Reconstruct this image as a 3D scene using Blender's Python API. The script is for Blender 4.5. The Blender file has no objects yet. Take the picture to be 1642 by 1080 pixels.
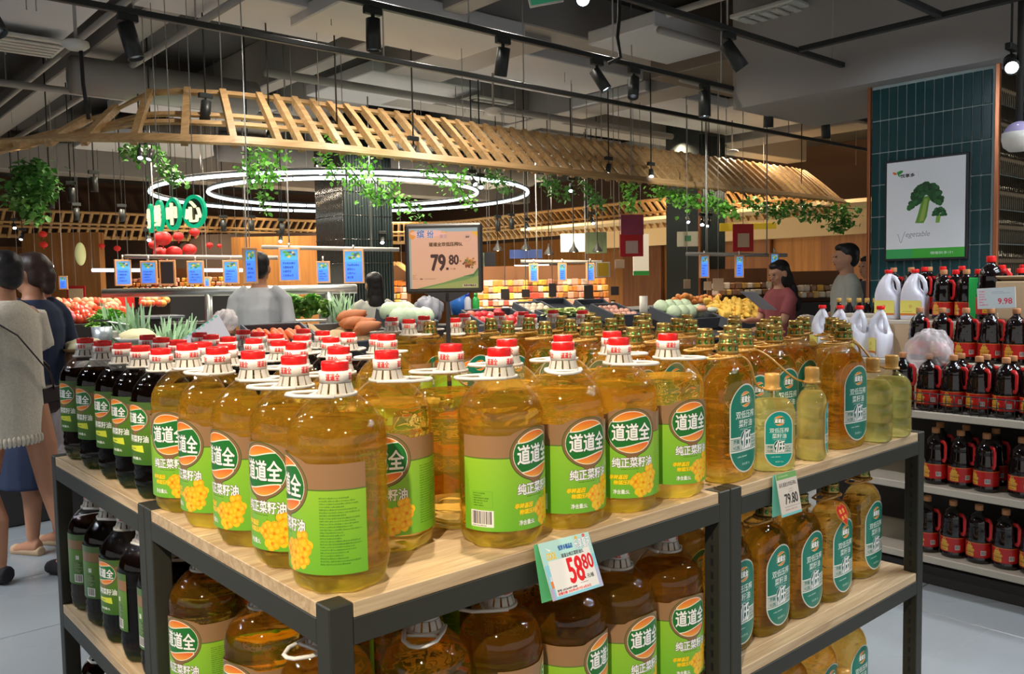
import bpy, math, random
import numpy as np
from mathutils import Vector, Matrix
random.seed(7)
S = bpy.context.scene
COL = S.collection
PI = math.pi
R = math.radians

# ---------------------------------------------------------------- camera
CAM = Vector((-.5895, -1.0865, 1.47))
YAW, PIT, ROL, FPX = R(48.738), R(3.686), R(-1.023), 1360.43
FW = Vector((math.cos(YAW)*math.cos(PIT), math.sin(YAW)*math.cos(PIT), -math.sin(PIT)))
_rt = Vector((math.sin(YAW), -math.cos(YAW), 0)); _up = _rt.cross(FW)
RT = math.cos(ROL)*_rt + math.sin(ROL)*_up
UP = -math.sin(ROL)*_rt + math.cos(ROL)*_up
cd = bpy.data.cameras.new('camera'); cam = bpy.data.objects.new('camera', cd); COL.objects.link(cam)
cd.sensor_fit = 'HORIZONTAL'; cd.sensor_width = 36; cd.lens = 36*FPX/1642
cd.clip_start = .05; cd.clip_end = 100
cam.matrix_world = Matrix(((RT.x, UP.x, -FW.x, CAM.x), (RT.y, UP.y, -FW.y, CAM.y), (RT.z, UP.z, -FW.z, CAM.z), (0, 0, 0, 1)))
S.camera = cam
# ---------------------------------------------------------------- world, exposure, big lights
W = bpy.data.worlds.new('store_air'); S.world = W; W.use_nodes = True
W.node_tree.nodes['Background'].inputs[0].default_value = (1, .97, .93, 1)
W.node_tree.nodes['Background'].inputs[1].default_value = .52
S.view_settings.view_transform = 'Standard'; S.view_settings.look = 'None'
S.view_settings.exposure = .28; S.view_settings.gamma = 1; S.view_settings.use_curve_mapping = False
cy = S.cycles
cy.max_bounces = 12; cy.diffuse_bounces = 3; cy.glossy_bounces = 3; cy.transmission_bounces = 10
cy.transparent_max_bounces = 28; cy.caustics_refractive = True; cy.caustics_reflective = False
cy.sample_clamp_indirect = 4; cy.blur_glossy = .5
cy.use_denoising = True

def bank(name, loc, size, watts, color=(1, .9, .78), n=4):
    """a square of n x n added fill spots at ceiling height, no fixtures"""
    for a in range(n):
        for b in range(n):
            p = Vector(loc)+Vector(((a+.5)/n-.5, (b+.5)/n-.5, 0))*size
            spot(name, p, p-Vector((0, 0, 1)), watts*7.5/n/n, color, 150, 1, .05)

def aim(o, target):
    o.rotation_euler = (Vector(target)-o.location).to_track_quat('-Z', 'Y').to_euler()

def spot(name, loc, target, watts, color=(1, .86, .68), ang=60, blend=.5, r=.03):
    l = bpy.data.lights.new(name, 'SPOT'); l.energy = watts; l.color = color; l.spot_size = R(ang); l.spot_blend = blend; l.shadow_soft_size = r
    o = bpy.data.objects.new(name, l); o.location = loc; COL.objects.link(o); aim(o, target); return o

LIGHTS = dict(  # unseen spots; no fixtures stand at these points
    left=(spot('track_lamp_light', (-1.3, .9, 3.0), (.1, .4, 1.1), 105, (1, .85, .66), 46)),
    front=(spot('track_lamp_light', (-1.55, -1.35, 3.0), (.38, .22, 1.05), 310, (1, .86, .66), 33, .35, .025)),
    right=(spot('track_lamp_light', (2.2, -1.6, 3.0), (1.5, .2, .9), 18, (1, .86, .66), 55)),  # added out of frame, fill for the right unit
    low=(spot('track_lamp_light', (-.6, -3.2, 3.0), (.9, 0, .5), 30, (1, .86, .68), 50)),  # added behind the camera, fill for the lower shelves
    over=(spot('track_lamp_light', (.55, .45, 3.0), (.6, .5, 1.0), 100, (1, .86, .68), 62)),  # added overhead to brighten boards and oil
    over2=(spot('track_lamp_light', (1.7, .6, 3.0), (1.55, .5, 1.0), 50, (1, .84, .62), 62)),  # second added overhead spot, for the right unit
    behind=(spot('track_lamp_light', (2.4, 2.2, 3.0), (.8, .4, 1.1), 280, (1, .86, .66), 46)),  # added backlight to lift the brightness of the oil
    gond=(spot('track_lamp_light', (2.2, 1.0, 3.0), (3.7, .9, .9), 70, (.95, .96, 1), 75)),
    pillar=(spot('track_lamp_light', (3.4, 1.5, 2.9), (5.6, 1.5, 1.9), 30, (.72, .86, 1), 60)),
)

bank('downlight', (3.4, 4.2, 3.5), 3.0, 40, (1, .92, .82), 3); bank('downlight', (4.5, 8.5, 3.3), 5.0, 330, (1, .88, .70)); bank('downlight', (9, 14.5, 3.3), 7.0, 800, (1, .80, .52))  # grids of added fill spots, no fixtures behind them
bank('downlight', (11.5, 7.5, 3.5), 4.5, 210, (1, .82, .56)); bank('downlight', (4.5, -1.5, 3.4), 2.5, 110, (.86, .93, 1), 3); bank('downlight', (-2.2, 4.0, 3.4), 2.5, 100, (.9, .95, 1), 3)
for x in (6.2, 8.5, 11.0): spot('wall_washer_light', (x, 14.2, 2.2), (x-.4, 18.2, 2.85), 110, (1, .72, .42), 75)  # low unseen spots added to warm the inner side of the far canopy
for y in (8.5, 12.0): spot('wall_washer_light', (9.6, y, 2.2), (13.2, y, 2.85), 80, (1, .76, .46), 75)
spot('track_lamp_light', (1.6, 3.95, 2.85), (2.6, 5.35, 2.35), 45, (.95, 1, .95), 50); spot('track_lamp_light', (2.9, 3.95, 2.85), (3.9, 5.4, 2.3), 45, (.95, 1, .95), 55); spot('track_lamp_light', (6.8, 3.95, 2.85), (7.6, 5.3, 2.3), 50, (1, 1, .92), 60)  # spots added to brighten the vines, no fixtures at these points
# ---------------------------------------------------------------- helpers
def at(px, py, d):
    """world point seen at a photo pixel, d metres along the view axis"""
    return CAM + (FW + RT*((px-821)/FPX) + UP*((540-py)/FPX))*d

class MB:
    def __init__(s): s.v = []; s.f = []; s.m = []; s.uv = []; s.sm = []
    def add(s, vs, fs, m=0, uvs=None, smooth=True):
        b = len(s.v); s.v += [tuple(v) for v in vs]
        for i, f in enumerate(fs):
            s.f.append(tuple(b+k for k in f)); s.m.append(m); s.sm.append(smooth)
            s.uv.append(uvs[i] if uvs else [(0, 0)]*len(f))
        return s
    def box(s, c, d, m=0, M=None, ch=0.0):
        x, y, z = d[0]/2, d[1]/2, d[2]/2
        if ch:
            vs = []; 
            for sx in (-1, 1):
                for sy in (-1, 1):
                    for sz in (-1, 1):
                        vs += [(sx*x, sy*(y-ch), sz*(z-ch)), (sx*(x-ch), sy*y, sz*(z-ch)), (sx*(x-ch), sy*(y-ch), sz*z)]
            ix = lambda a, b, c_, k: ((a*2+b)*2+c_)*3+k
            fs = []
            for k, (p, q) in enumerate(((1, 2), (0, 2), (0, 1))):
                for sg in (0, 1):
                    f = []
                    for u, w in ((0, 0), (1, 0), (1, 1), (0, 1)):
                        t = [0, 0, 0]; t[k] = sg; t[p] = u; t[q] = w; f.append(ix(*t, k))
                    fs.append(f if (sg == 1) != (k == 1) else f[::-1])
            for k, (p, q) in enumerate(((1, 2), (0, 2), (0, 1))):
                for u in (0, 1):
                    for w in (0, 1):
                        t0 = [0, 0, 0]; t1 = [0, 0, 0]; t0[p] = t1[p] = u; t0[q] = t1[q] = w; t1[k] = 1
                        fs.append([ix(*t0, p), ix(*t1, p), ix(*t1, q), ix(*t0, q)])
            for a in (0, 1):
                for b in (0, 1):
                    for c_ in (0, 1): fs.append([ix(a, b, c_, 0), ix(a, b, c_, 1), ix(a, b, c_, 2)])
        else:
            vs = [(sx*x, sy*y, sz*z) for sx in (-1, 1) for sy in (-1, 1) for sz in (-1, 1)]
            fs = [(0, 1, 3, 2), (4, 6, 7, 5), (0, 4, 5, 1), (2, 3, 7, 6), (0, 2, 6, 4), (1, 5, 7, 3)]
        c = Vector(c)
        vs = [(M @ Vector(v) if M else Vector(v))+c for v in vs]
        return s.add(vs, fs, m, smooth=False)
    def rings(s, rings, m=0, cap0=True, cap1=True, uv=False, smooth=True, closed=True):
        n = len(rings[0]); vs = [p for r in rings for p in r]; fs = []; uvs = []
        nn = n if closed else n-1
        for i in range(len(rings)-1):
            for j in range(nn):
                k = (j+1) % n; fs.append((i*n+j, i*n+k, (i+1)*n+k, (i+1)*n+j))
                u0, u1, v0, v1 = j/nn, (j+1)/nn, i/(len(rings)-1), (i+1)/(len(rings)-1)
                uvs.append([(u0, v0), (u1, v0), (u1, v1), (u0, v1)])
        if cap0: fs.append(tuple(range(n-1, -1, -1))); uvs.append([(0, 0)]*n)
        if cap1: fs.append(tuple(range((len(rings)-1)*n, len(rings)*n))); uvs.append([(0, 0)]*n)
        return s.add(vs, fs, m, uvs, smooth)
    def lathe(s, prof, n=24, m=0, mod=None, cap0=True, cap1=True, c=(0, 0, 0), smooth=True):
        rs = []
        for r, z in prof:
            ring = []
            for j in range(n):
                t = 2*PI*j/n; rr = r*(mod(t, z) if mod else 1)
                ring.append((c[0]+rr*math.cos(t), c[1]+rr*math.sin(t), c[2]+z))
            rs.append(ring)
        return s.rings(rs, m, cap0, cap1, smooth=smooth)
    def tube(s, pts, r, n=8, m=0, closed=False, cap=True, flat=1.0, upv=None, smooth=True):
        pts = [Vector(p) for p in pts]; N = len(pts); rs = []
        rad = r if isinstance(r, (list, tuple)) else [r]*N
        prev = None
        for i, p in enumerate(pts):
            a = pts[(i-1) % N] if (closed or i) else p; b = pts[(i+1) % N] if (closed or i < N-1) else p
            t = (b-a); t = t.normalized() if t.length > 1e-9 else Vector((0, 0, 1))
            u = Vector(upv) if upv else (prev if prev else (Vector((0, 0, 1)) if abs(t.z) < .9 else Vector((1, 0, 0))))
            x = u.cross(t); x = x.normalized() if x.length > 1e-6 else Vector((1, 0, 0)); y = t.cross(x); prev = y
            q = rad[i]; q = q if isinstance(q, (list, tuple)) else (q, q*flat)
            rs.append([p + x*(q[0]*math.cos(2*PI*j/n)) + y*(q[1]*math.sin(2*PI*j/n)) for j in range(n)])
        if closed: rs.append(rs[0])
        return s.rings(rs, m, cap and not closed, cap and not closed, smooth=smooth)
    def ell(s, c, r, nu=12, nv=8, m=0, M=None, mod=None):
        r = r if isinstance(r, (tuple, list)) else (r, r, r); c = Vector(c); rs = []
        for i in range(1, nv):
            ph = -PI/2+PI*i/nv; ring = []
            for j in range(nu):
                t = 2*PI*j/nu; p = Vector((r[0]*math.cos(ph)*math.cos(t), r[1]*math.cos(ph)*math.sin(t), r[2]*math.sin(ph)))
                if mod: p *= mod(t, ph)
                ring.append((M @ p if M else p)+c)
            rs.append(ring)
        b = len(s.v); s.rings(rs, m, False, False)
        lo = Vector((0, 0, -r[2])); hi = Vector((0, 0, r[2]))
        if mod: lo *= mod(0, -PI/2); hi *= mod(0, PI/2)
        k = len(s.v); s.v += [tuple((M @ lo if M else lo)+c), tuple((M @ hi if M else hi)+c)]
        e = b+(nv-2)*nu
        for j in range(nu):
            s.f.append((b+(j+1) % nu, b+j, k)); s.f.append((e+j, e+(j+1) % nu, k+1))
            s.m += [m, m]; s.sm += [True, True]; s.uv += [[(0, 0)]*3]*2
        return s
    def prism(s, poly, h, M=None, m=0, c=(0, 0, 0), z0=0):
        n = len(poly); c = Vector(c)
        vs = [Vector((x, y, z0)) for x, y in poly]+[Vector((x, y, z0+h)) for x, y in poly]
        vs = [(M @ v if M else v)+c for v in vs]
        fs = [tuple(range(n-1, -1, -1)), tuple(range(n, 2*n))]+[(i, (i+1) % n, n+(i+1) % n, n+i) for i in range(n)]
        return s.add(vs, fs, m, smooth=False)
    def quad(s, p, m=0, uv=((0, 0), (1, 0), (1, 1), (0, 1))):
        return s.add(p, [(0, 1, 2, 3)], m, [list(uv)], False)
    def mesh(s, name, mats=()):
        me = bpy.data.meshes.new(name); me.from_pydata(s.v, [], s.f)
        for x in (mats if isinstance(mats, (list, tuple)) else [mats]): me.materials.append(x)
        me.polygons.foreach_set('material_index', s.m); me.polygons.foreach_set('use_smooth', s.sm)
        if any(u != (0, 0) for q in s.uv for u in q):
            l = me.uv_layers.new(name='UVMap'); l.data.foreach_set('uv', [c for q in s.uv for u in q for c in u])
        me.update(); return me
    def build(s, name, mats, parent=None, loc=(0, 0, 0), rot=(0, 0, 0), **k):
        return obj(name, s.mesh(name, mats), parent, loc, rot, **k)

def obj(name, me, parent=None, loc=(0, 0, 0), rot=(0, 0, 0), sc=None, kind=None, label=None):
    o = bpy.data.objects.new(name, me); COL.objects.link(o); o.parent = parent; o.location = loc; o.rotation_euler = rot
    if sc: o.scale = sc if isinstance(sc, (tuple, list)) else (sc, sc, sc)
    if kind: o['kind'] = kind
    if label: o['label'] = label
    return o
def tag(o, label, cat, group=None):
    o['label'] = label; o['category'] = cat
    if group: o['group'] = group
    return o
def thing(name, label, cat, loc=(0, 0, 0), rz=0, group=None, rot=None):
    o = bpy.data.objects.new(name, None); COL.objects.link(o); o.location = loc; o.rotation_euler = rot or (0, 0, rz); o.empty_display_size = .02
    return tag(o, label, cat, group)
def dup(root, loc, rz=0, label=None, group=None, rot=None, mesh=None, sc=None):
    r = root.copy(); COL.objects.link(r); r.location = loc; r.rotation_euler = rot or (0, 0, rz)
    if label: r['label'] = label
    if group: r['group'] = group
    if sc: r.scale = (sc, sc, sc)
    for ch in root.children:
        c = ch.copy(); COL.objects.link(c); c.parent = r
        for g in ch.children:
            d = g.copy(); COL.objects.link(d); d.parent = c
    return r
def struct(name, mb, m, parent=None, **k):
    return mb.build(name, m, parent, kind='structure' if not parent else None, **k)
ORD = 'first second third fourth fifth sixth seventh eighth ninth tenth eleventh twelfth thirteenth fourteenth fifteenth sixteenth seventeenth eighteenth nineteenth twentieth'.split()

# ---------------------------------------------------------------- materials
MATS = {}
def mat(name, col, rough=.5, metal=0, emit=0, coat=0, var=0.0, vs=8, bump=0, trans=0, ior=1.45, spec=.5, img=None, ecol=None, alpha=None, sub=0):
    if name in MATS: return MATS[name]
    m = bpy.data.materials.new(name); m.use_nodes = True; nt = m.node_tree; b = nt.nodes['Principled BSDF']
    i = b.inputs
    i['Base Color'].default_value = (*col, 1); i['Roughness'].default_value = rough; i['Metallic'].default_value = metal
    i['Coat Weight'].default_value = coat; i['Transmission Weight'].default_value = trans; i['IOR'].default_value = ior
    i['Specular IOR Level'].default_value = spec
    if sub: i['Subsurface Weight'].default_value = sub; i['Subsurface Radius'].default_value = (.02, .01, .006)
    if img:
        t = nt.nodes.new('ShaderNodeTexImage'); t.image = img; t.extension = 'EXTEND'
        nt.links.new(t.outputs[0], i['Base Color'])
        if emit: nt.links.new(t.outputs[0], i['Emission Color']); i['Emission Strength'].default_value = emit
    else:
        if emit: i['Emission Color'].default_value = (*(ecol or col), 1); i['Emission Strength'].default_value = emit
        tc = nt.nodes.new('ShaderNodeTexCoord'); n = nt.nodes.new('ShaderNodeTexNoise'); n.inputs['Scale'].default_value = vs; n.inputs['Detail'].default_value = 3
        nt.links.new(tc.outputs['Object'], n.inputs['Vector'])
        if var:
            r = nt.nodes.new('ShaderNodeMapRange'); r.inputs['To Min'].default_value = 1-var; r.inputs['To Max'].default_value = 1+var
            h = nt.nodes.new('ShaderNodeHueSaturation'); h.inputs['Color'].default_value = (*col, 1)
            nt.links.new(n.outputs[0], r.inputs[0]); nt.links.new(r.outputs[0], h.inputs['Value']); nt.links.new(h.outputs[0], i['Base Color'])
        r2 = nt.nodes.new('ShaderNodeMapRange'); r2.inputs['To Min'].default_value = max(0, rough-.06); r2.inputs['To Max'].default_value = min(1, rough+.06)
        nt.links.new(n.outputs[0], r2.inputs[0]); nt.links.new(r2.outputs[0], i['Roughness'])
        if bump:
            bp = nt.nodes.new('ShaderNodeBump'); bp.inputs['Strength'].default_value = bump; bp.inputs['Distance'].default_value = .004
            nt.links.new(n.outputs[0], bp.inputs['Height']); nt.links.new(bp.outputs[0], i['Normal'])
    MATS[name] = m; return m

def clear_plastic(name, tint=(1, 1, 1), k=1.0):
    """thin clear wall: tinted see-through mixed with a Fresnel gloss"""
    m = bpy.data.materials.new(name); m.use_nodes = True; nt = m.node_tree; nt.nodes.clear()
    o = nt.nodes.new('ShaderNodeOutputMaterial'); mx = nt.nodes.new('ShaderNodeMixShader'); t = nt.nodes.new('ShaderNodeBsdfTransparent'); g = nt.nodes.new('ShaderNodeBsdfGlossy')
    f = nt.nodes.new('ShaderNodeLayerWeight'); f.inputs['Blend'].default_value = .28
    ml = nt.nodes.new('ShaderNodeMath'); ml.operation = 'MULTIPLY_ADD'; ml.inputs[1].default_value = .38*k; ml.inputs[2].default_value = .025
    t.inputs[0].default_value = (*tint, 1); g.inputs['Roughness'].default_value = .03; g.inputs['Color'].default_value = (1, 1, 1, 1)
    nz = nt.nodes.new('ShaderNodeTexNoise'); nz.inputs['Scale'].default_value = 45; tc = nt.nodes.new('ShaderNodeTexCoord'); bp = nt.nodes.new('ShaderNodeBump')
    bp.inputs['Strength'].default_value = .10; bp.inputs['Distance'].default_value = .006; nz.inputs['Detail'].default_value = 1
    nt.links.new(tc.outputs['Object'], nz.inputs['Vector']); nt.links.new(nz.outputs[0], bp.inputs['Height']); nt.links.new(bp.outputs[0], g.inputs['Normal'])
    nt.links.new(f.outputs['Fresnel'], ml.inputs[0]); nt.links.new(ml.outputs[0], mx.inputs[0]); nt.links.new(t.outputs[0], mx.inputs[1]); nt.links.new(g.outputs[0], mx.inputs[2]); nt.links.new(mx.outputs[0], o.inputs[0])
    MATS[name] = m; return m

def liquid(name, clear, glow, mixg=.2, mixr=.55, ior=1.3):
    """oil: each entry bends part of the light, lets the rest straight through tinted, and scatters a little; leaving it costs nothing"""
    m = bpy.data.materials.new(name); m.use_nodes = True; nt = m.node_tree; nt.nodes.clear(); N = nt.nodes.new; L = nt.links.new
    o = N('ShaderNodeOutputMaterial')
    a = N('ShaderNodeBsdfRefraction'); a.inputs['Color'].default_value = (*clear, 1); a.inputs['IOR'].default_value = ior; a.inputs['Roughness'].default_value = 0
    t = N('ShaderNodeBsdfTransparent'); t.inputs[0].default_value = (*clear, 1); w = N('ShaderNodeBsdfTransparent')
    tr = N('ShaderNodeBsdfTranslucent'); tr.inputs[0].default_value = (*glow, 1); df = N('ShaderNodeBsdfDiffuse'); df.inputs[0].default_value = (*glow, 1)
    nz = N('ShaderNodeTexNoise'); nz.inputs['Scale'].default_value = 12; nz.inputs['Detail'].default_value = 1; nz.inputs['Distortion'].default_value = 1.2
    mp = N('ShaderNodeMapping'); mp.inputs['Scale'].default_value = (1, 1, 2.4); tc = N('ShaderNodeTexCoord'); bp = N('ShaderNodeBump'); bp.inputs['Distance'].default_value = .02
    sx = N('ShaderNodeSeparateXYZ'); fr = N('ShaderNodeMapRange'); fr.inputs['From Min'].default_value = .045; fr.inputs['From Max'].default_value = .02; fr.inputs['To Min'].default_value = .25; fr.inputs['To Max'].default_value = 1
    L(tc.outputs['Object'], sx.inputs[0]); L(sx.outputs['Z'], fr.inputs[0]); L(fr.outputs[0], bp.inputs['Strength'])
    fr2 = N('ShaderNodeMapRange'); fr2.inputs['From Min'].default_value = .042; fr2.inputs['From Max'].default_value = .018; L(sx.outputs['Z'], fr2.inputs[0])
    L(tc.outputs['Object'], mp.inputs[0]); L(mp.outputs[0], nz.inputs['Vector']); L(nz.outputs[0], bp.inputs['Height']); L(bp.outputs[0], a.inputs['Normal'])
    def mix(f, x, y):
        q = N('ShaderNodeMixShader'); L(x.outputs[0], q.inputs[1]); L(y.outputs[0], q.inputs[2])
        if isinstance(f, float): q.inputs[0].default_value = f
        else: L(f, q.inputs[0])
        return q
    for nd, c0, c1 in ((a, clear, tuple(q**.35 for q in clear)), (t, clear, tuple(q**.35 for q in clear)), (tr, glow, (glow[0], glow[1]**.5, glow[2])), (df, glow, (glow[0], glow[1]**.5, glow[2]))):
        q = N('ShaderNodeMix'); q.data_type = 'RGBA'; q.inputs[6].default_value = (*c0, 1); q.inputs[7].default_value = (*c1, 1); L(fr2.outputs[0], q.inputs[0]); L(q.outputs[2], nd.inputs[0])   # caustic light on the foot put into a paler oil colour
    fg = N('ShaderNodeMath'); fg.operation = 'MULTIPLY_ADD'; fg.inputs[1].default_value = .28; fg.inputs[2].default_value = mixg; L(fr2.outputs[0], fg.inputs[0])  # more scatter at the foot, standing in for focused light
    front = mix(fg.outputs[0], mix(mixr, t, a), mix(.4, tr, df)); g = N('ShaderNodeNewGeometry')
    L(mix(g.outputs['Backfacing'], front, w).outputs[0], o.inputs[0]); MATS[name] = m; return m

def wood(name, c0, c1, axis=0, scale=1.0, rough=.5):
    m = bpy.data.materials.new(name); m.use_nodes = True; nt = m.node_tree; b = nt.nodes['Principled BSDF']; L = nt.links.new
    tc = nt.nodes.new('ShaderNodeTexCoord'); mp = nt.nodes.new('ShaderNodeMapping'); s = [26*scale]*3; s[axis] = 1.6*scale; mp.inputs['Scale'].default_value = s
    n = nt.nodes.new('ShaderNodeTexNoise'); n.inputs['Scale'].default_value = 2.2; n.inputs['Detail'].default_value = 6; n.inputs['Roughness'].default_value = .65; n.inputs['Distortion'].default_value = .6
    r = nt.nodes.new('ShaderNodeValToRGB'); r.color_ramp.elements[0].position = .36; r.color_ramp.elements[1].position = .62
    r.color_ramp.elements[0].color = (*c0, 1); r.color_ramp.elements[1].color = (*c1, 1)
    L(tc.outputs['Object'], mp.inputs[0]); L(mp.outputs[0], n.inputs['Vector']); L(n.outputs[0], r.inputs[0]); L(r.outputs[0], b.inputs['Base Color'])
    bp = nt.nodes.new('ShaderNodeBump'); bp.inputs['Strength'].default_value = .12; bp.inputs['Distance'].default_value = .002; L(n.outputs[0], bp.inputs['Height']); L(bp.outputs[0], b.inputs['Normal'])
    b.inputs['Roughness'].default_value = rough; MATS[name] = m; return m

# ---------------------------------------------------------------- flat print, painted in memory
_tx = {}
def glyphs(s):
    if s not in _tx:
        c = bpy.data.curves.new('print', 'FONT'); c.body = s; c.resolution_u = 3
        o = bpy.data.objects.new('print', c); me = o.to_mesh(); me.calc_loop_triangles()
        v = np.array([p.co[:2] for p in me.vertices]); t = np.array([l.vertices[:] for l in me.loop_triangles])
        o.to_mesh_clear(); bpy.data.objects.remove(o); bpy.data.curves.remove(c)
        v -= v.min(0); _tx[s] = (v, t)
    return _tx[s]
def srgb(c):
    return tuple(12.92*x if x <= .0031308 else 1.055*x**(1/2.4)-.055 for x in c)
class Canvas:
    """a print drawn with y upward, coordinates 0..1; colours are display values 0..255"""
    def __init__(s, w, h, bg): s.w, s.h = w, h; s.a = np.empty((h, w, 3), np.float32); s.a[:] = np.array(bg)/255; s.Y, s.X = np.mgrid[0:h, 0:w].astype(np.float32); s.X = (s.X+.5)/w; s.Y = (s.Y+.5)/h
    def put(s, mask, c, al=1.0):
        mk = (mask.astype(np.float32)*al)[..., None]; s.a = s.a*(1-mk)+np.array(c, np.float32)/255*mk; return s
    def rect(s, x0, y0, x1, y1, c, al=1.0): return s.put((s.X >= x0)&(s.X < x1)&(s.Y >= y0)&(s.Y < y1), c, al)
    def ell(s, cx, cy_, rx, ry, c, al=1.0, rot=0):
        dx, dy = (s.X-cx)*s.w/s.h, s.Y-cy_; ca, sa = math.cos(rot), math.sin(rot)
        return s.put(((dx*ca+dy*sa)/(rx*s.w/s.h))**2+((-dx*sa+dy*ca)/ry)**2 < 1, c, al)
    def grad(s, y0, y1, c0, c1, mask=None):
        t = np.clip((s.Y-y0)/(y1-y0), 0, 1)[..., None]; g = np.array(c0)/255*(1-t)+np.array(c1)/255*t
        mk = ((s.Y >= y0)&(s.Y < y1)) if mask is None else mask
        s.a = np.where(mk[..., None], g, s.a).astype(np.float32); return s
    def polym(s, pts):
        ins = np.zeros((s.h, s.w), bool); n = len(pts)
        for i in range(n):
            (x0, y0), (x1, y1) = pts[i], pts[(i+1) % n]
            if y0 == y1: continue
            c = ((s.Y >= min(y0, y1))&(s.Y < max(y0, y1)))&(s.X < x0+(s.Y-y0)*(x1-x0)/(y1-y0)); ins ^= c
        return ins
    def poly(s, pts, c, al=1.0): return s.put(s.polym(pts), c, al)
    def tmask(s, t, x0, y0, x1, y1, shear=0):
        v, tr = glyphs(t); mx = v.max(0); w, h = s.w, s.h
        p = np.stack([(x0+(v[:, 0]/mx[0])*(x1-x0))*w, (y0+(v[:, 1]/mx[1])*(y1-y0))*h], 1)
        p[:, 0] += shear*(p[:, 1]-y0*h); m = np.zeros((h, w), bool)
        for a, b, c in p[tr]:
            lx, hx = int(max(0, min(a[0], b[0], c[0])-.5)), int(min(w, max(a[0], b[0], c[0])+1.5)); ly, hy = int(max(0, min(a[1], b[1], c[1])-.5)), int(min(h, max(a[1], b[1], c[1])+1.5))
            if hx <= lx or hy <= ly: continue
            X, Y = np.meshgrid(np.arange(lx, hx)+.5, np.arange(ly, hy)+.5)
            e = lambda u, q: (q[0]-u[0])*(Y-u[1])-(q[1]-u[1])*(X-u[0])
            e0, e1, e2 = e(a, b), e(b, c), e(c, a)
            m[ly:hy, lx:hx] |= ((e0 >= -.2)&(e1 >= -.2)&(e2 >= -.2))|((e0 <= .2)&(e1 <= .2)&(e2 <= .2))
        return m
    @staticmethod
    def fat(m, n):
        for _ in range(n):
            q = m.copy(); q[1:] |= m[:-1]; q[:-1] |= m[1:]; q[:, 1:] |= m[:, :-1]; q[:, :-1] |= m[:, 1:]; m = q
        return m
    def text(s, t, x0, y0, x1, y1, c, bold=0, out=None, ow=0, shear=0):
        m = s.tmask(t, x0, y0, x1, y1, shear)
        if out: s.put(s.fat(m, bold+ow), out)
        return s.put(s.fat(m, bold), c)
    def bars(s, x0, y0, x1, y1, c, seed=1):
        rng = random.Random(seed); x = x0
        while x < x1:
            w = (x1-x0)/70*rng.choice((1, 1, 2, 3)); s.rect(x, y0, min(x+w, x1), y1, c); x += w+(x1-x0)/70*rng.choice((1, 1, 2))
        return s
    def lines(s, x0, y0, x1, y1, n, c, seed=3, al=.75):
        """rows of print too small to read"""
        rng = random.Random(seed); hh = (y1-y0)/n
        for k in range(n):
            xe = x0+(x1-x0)*rng.uniform(.45, 1); x = x0; yy = y1-hh*(k+1)
            while x < xe:
                w = hh*.55*s.h/s.w; s.rect(x, yy+hh*.2, x+w*.8, yy+hh*rng.uniform(.6, .8), c, al*rng.uniform(.5, 1)); x += w
        return s
    def image(s, name):
        im = bpy.data.images.new(name, s.w, s.h); px = np.ones((s.h, s.w, 4), np.float32); px[..., :3] = np.clip(s.a, 0, 1)
        im.pixels.foreach_set(px.ravel()); im.update(); im.pack(); return im
def C(r, g, b): 
    f = lambda x: x/255/12.92 if x <= 10 else ((x/255+.055)/1.055)**2.4
    return (f(r), f(g), f(b))
M_blk = mat('black_metal', C(52, 54, 52), .42, .25, var=.06, vs=30)
M_frame = mat('frame_metal', C(52, 52, 45), .5, .1, var=.1, vs=6, bump=.05)
M_dark = mat('dark_plastic', C(30, 30, 32), .5)
M_steel = mat('steel', C(226, 226, 222), .34, .9)
M_white = mat('white_plastic', C(226, 222, 214), .4)
M_red = mat('red_plastic', C(225, 18, 16), .35, coat=.2)
M_pine = wood('pine_slat', C(172, 134, 86), C(202, 164, 114), 0, .5)
M_oak = wood('shelf_board_x', C(178, 148, 112), C(214, 188, 150), 0)
M_oaky = wood('shelf_board_y', C(178, 148, 112), C(214, 188, 150), 1)
M_wall = wood('wall_panel', C(150, 98, 48), C(176, 120, 62), 2, .2, .55)
# ---------------------------------------------------------------- floor: large grey tiles
M_grout = mat('floor_grout', C(120, 126, 130), .8)
struct('floor', MB().box((6, 7, -.03), (40, 40, .04)), M_grout)
FLOOR = bpy.data.objects['floor']
M_tile = mat('floor_tile', C(150, 156, 160), .28, var=.08, vs=1.2, coat=.15)
me = MB().box((0, 0, -.006), (.795, .795, .012), ch=.003).mesh('floor_tile', M_tile)
for i in range(-6, 12):
    for j in range(-5, 14):
        x, y = i*.8+.35, j*.8+.2
        if (Vector((x, y))-Vector((CAM.x, CAM.y))).length < 9.6: obj('floor_tile', me, FLOOR, (x, y, 0))
fb = MB()
for i in range(-6, 24):
    for j in range(-5, 25):
        x, y = i*.8+.35, j*.8+.2
        if (Vector((x, y))-Vector((CAM.x, CAM.y))).length >= 9.6 and x > -1: fb.box((x, y, -.006), (.795, .795, .012))
o = fb.build('far_floor_tiles', M_tile, FLOOR); o['kind'] = 'stuff'
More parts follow.
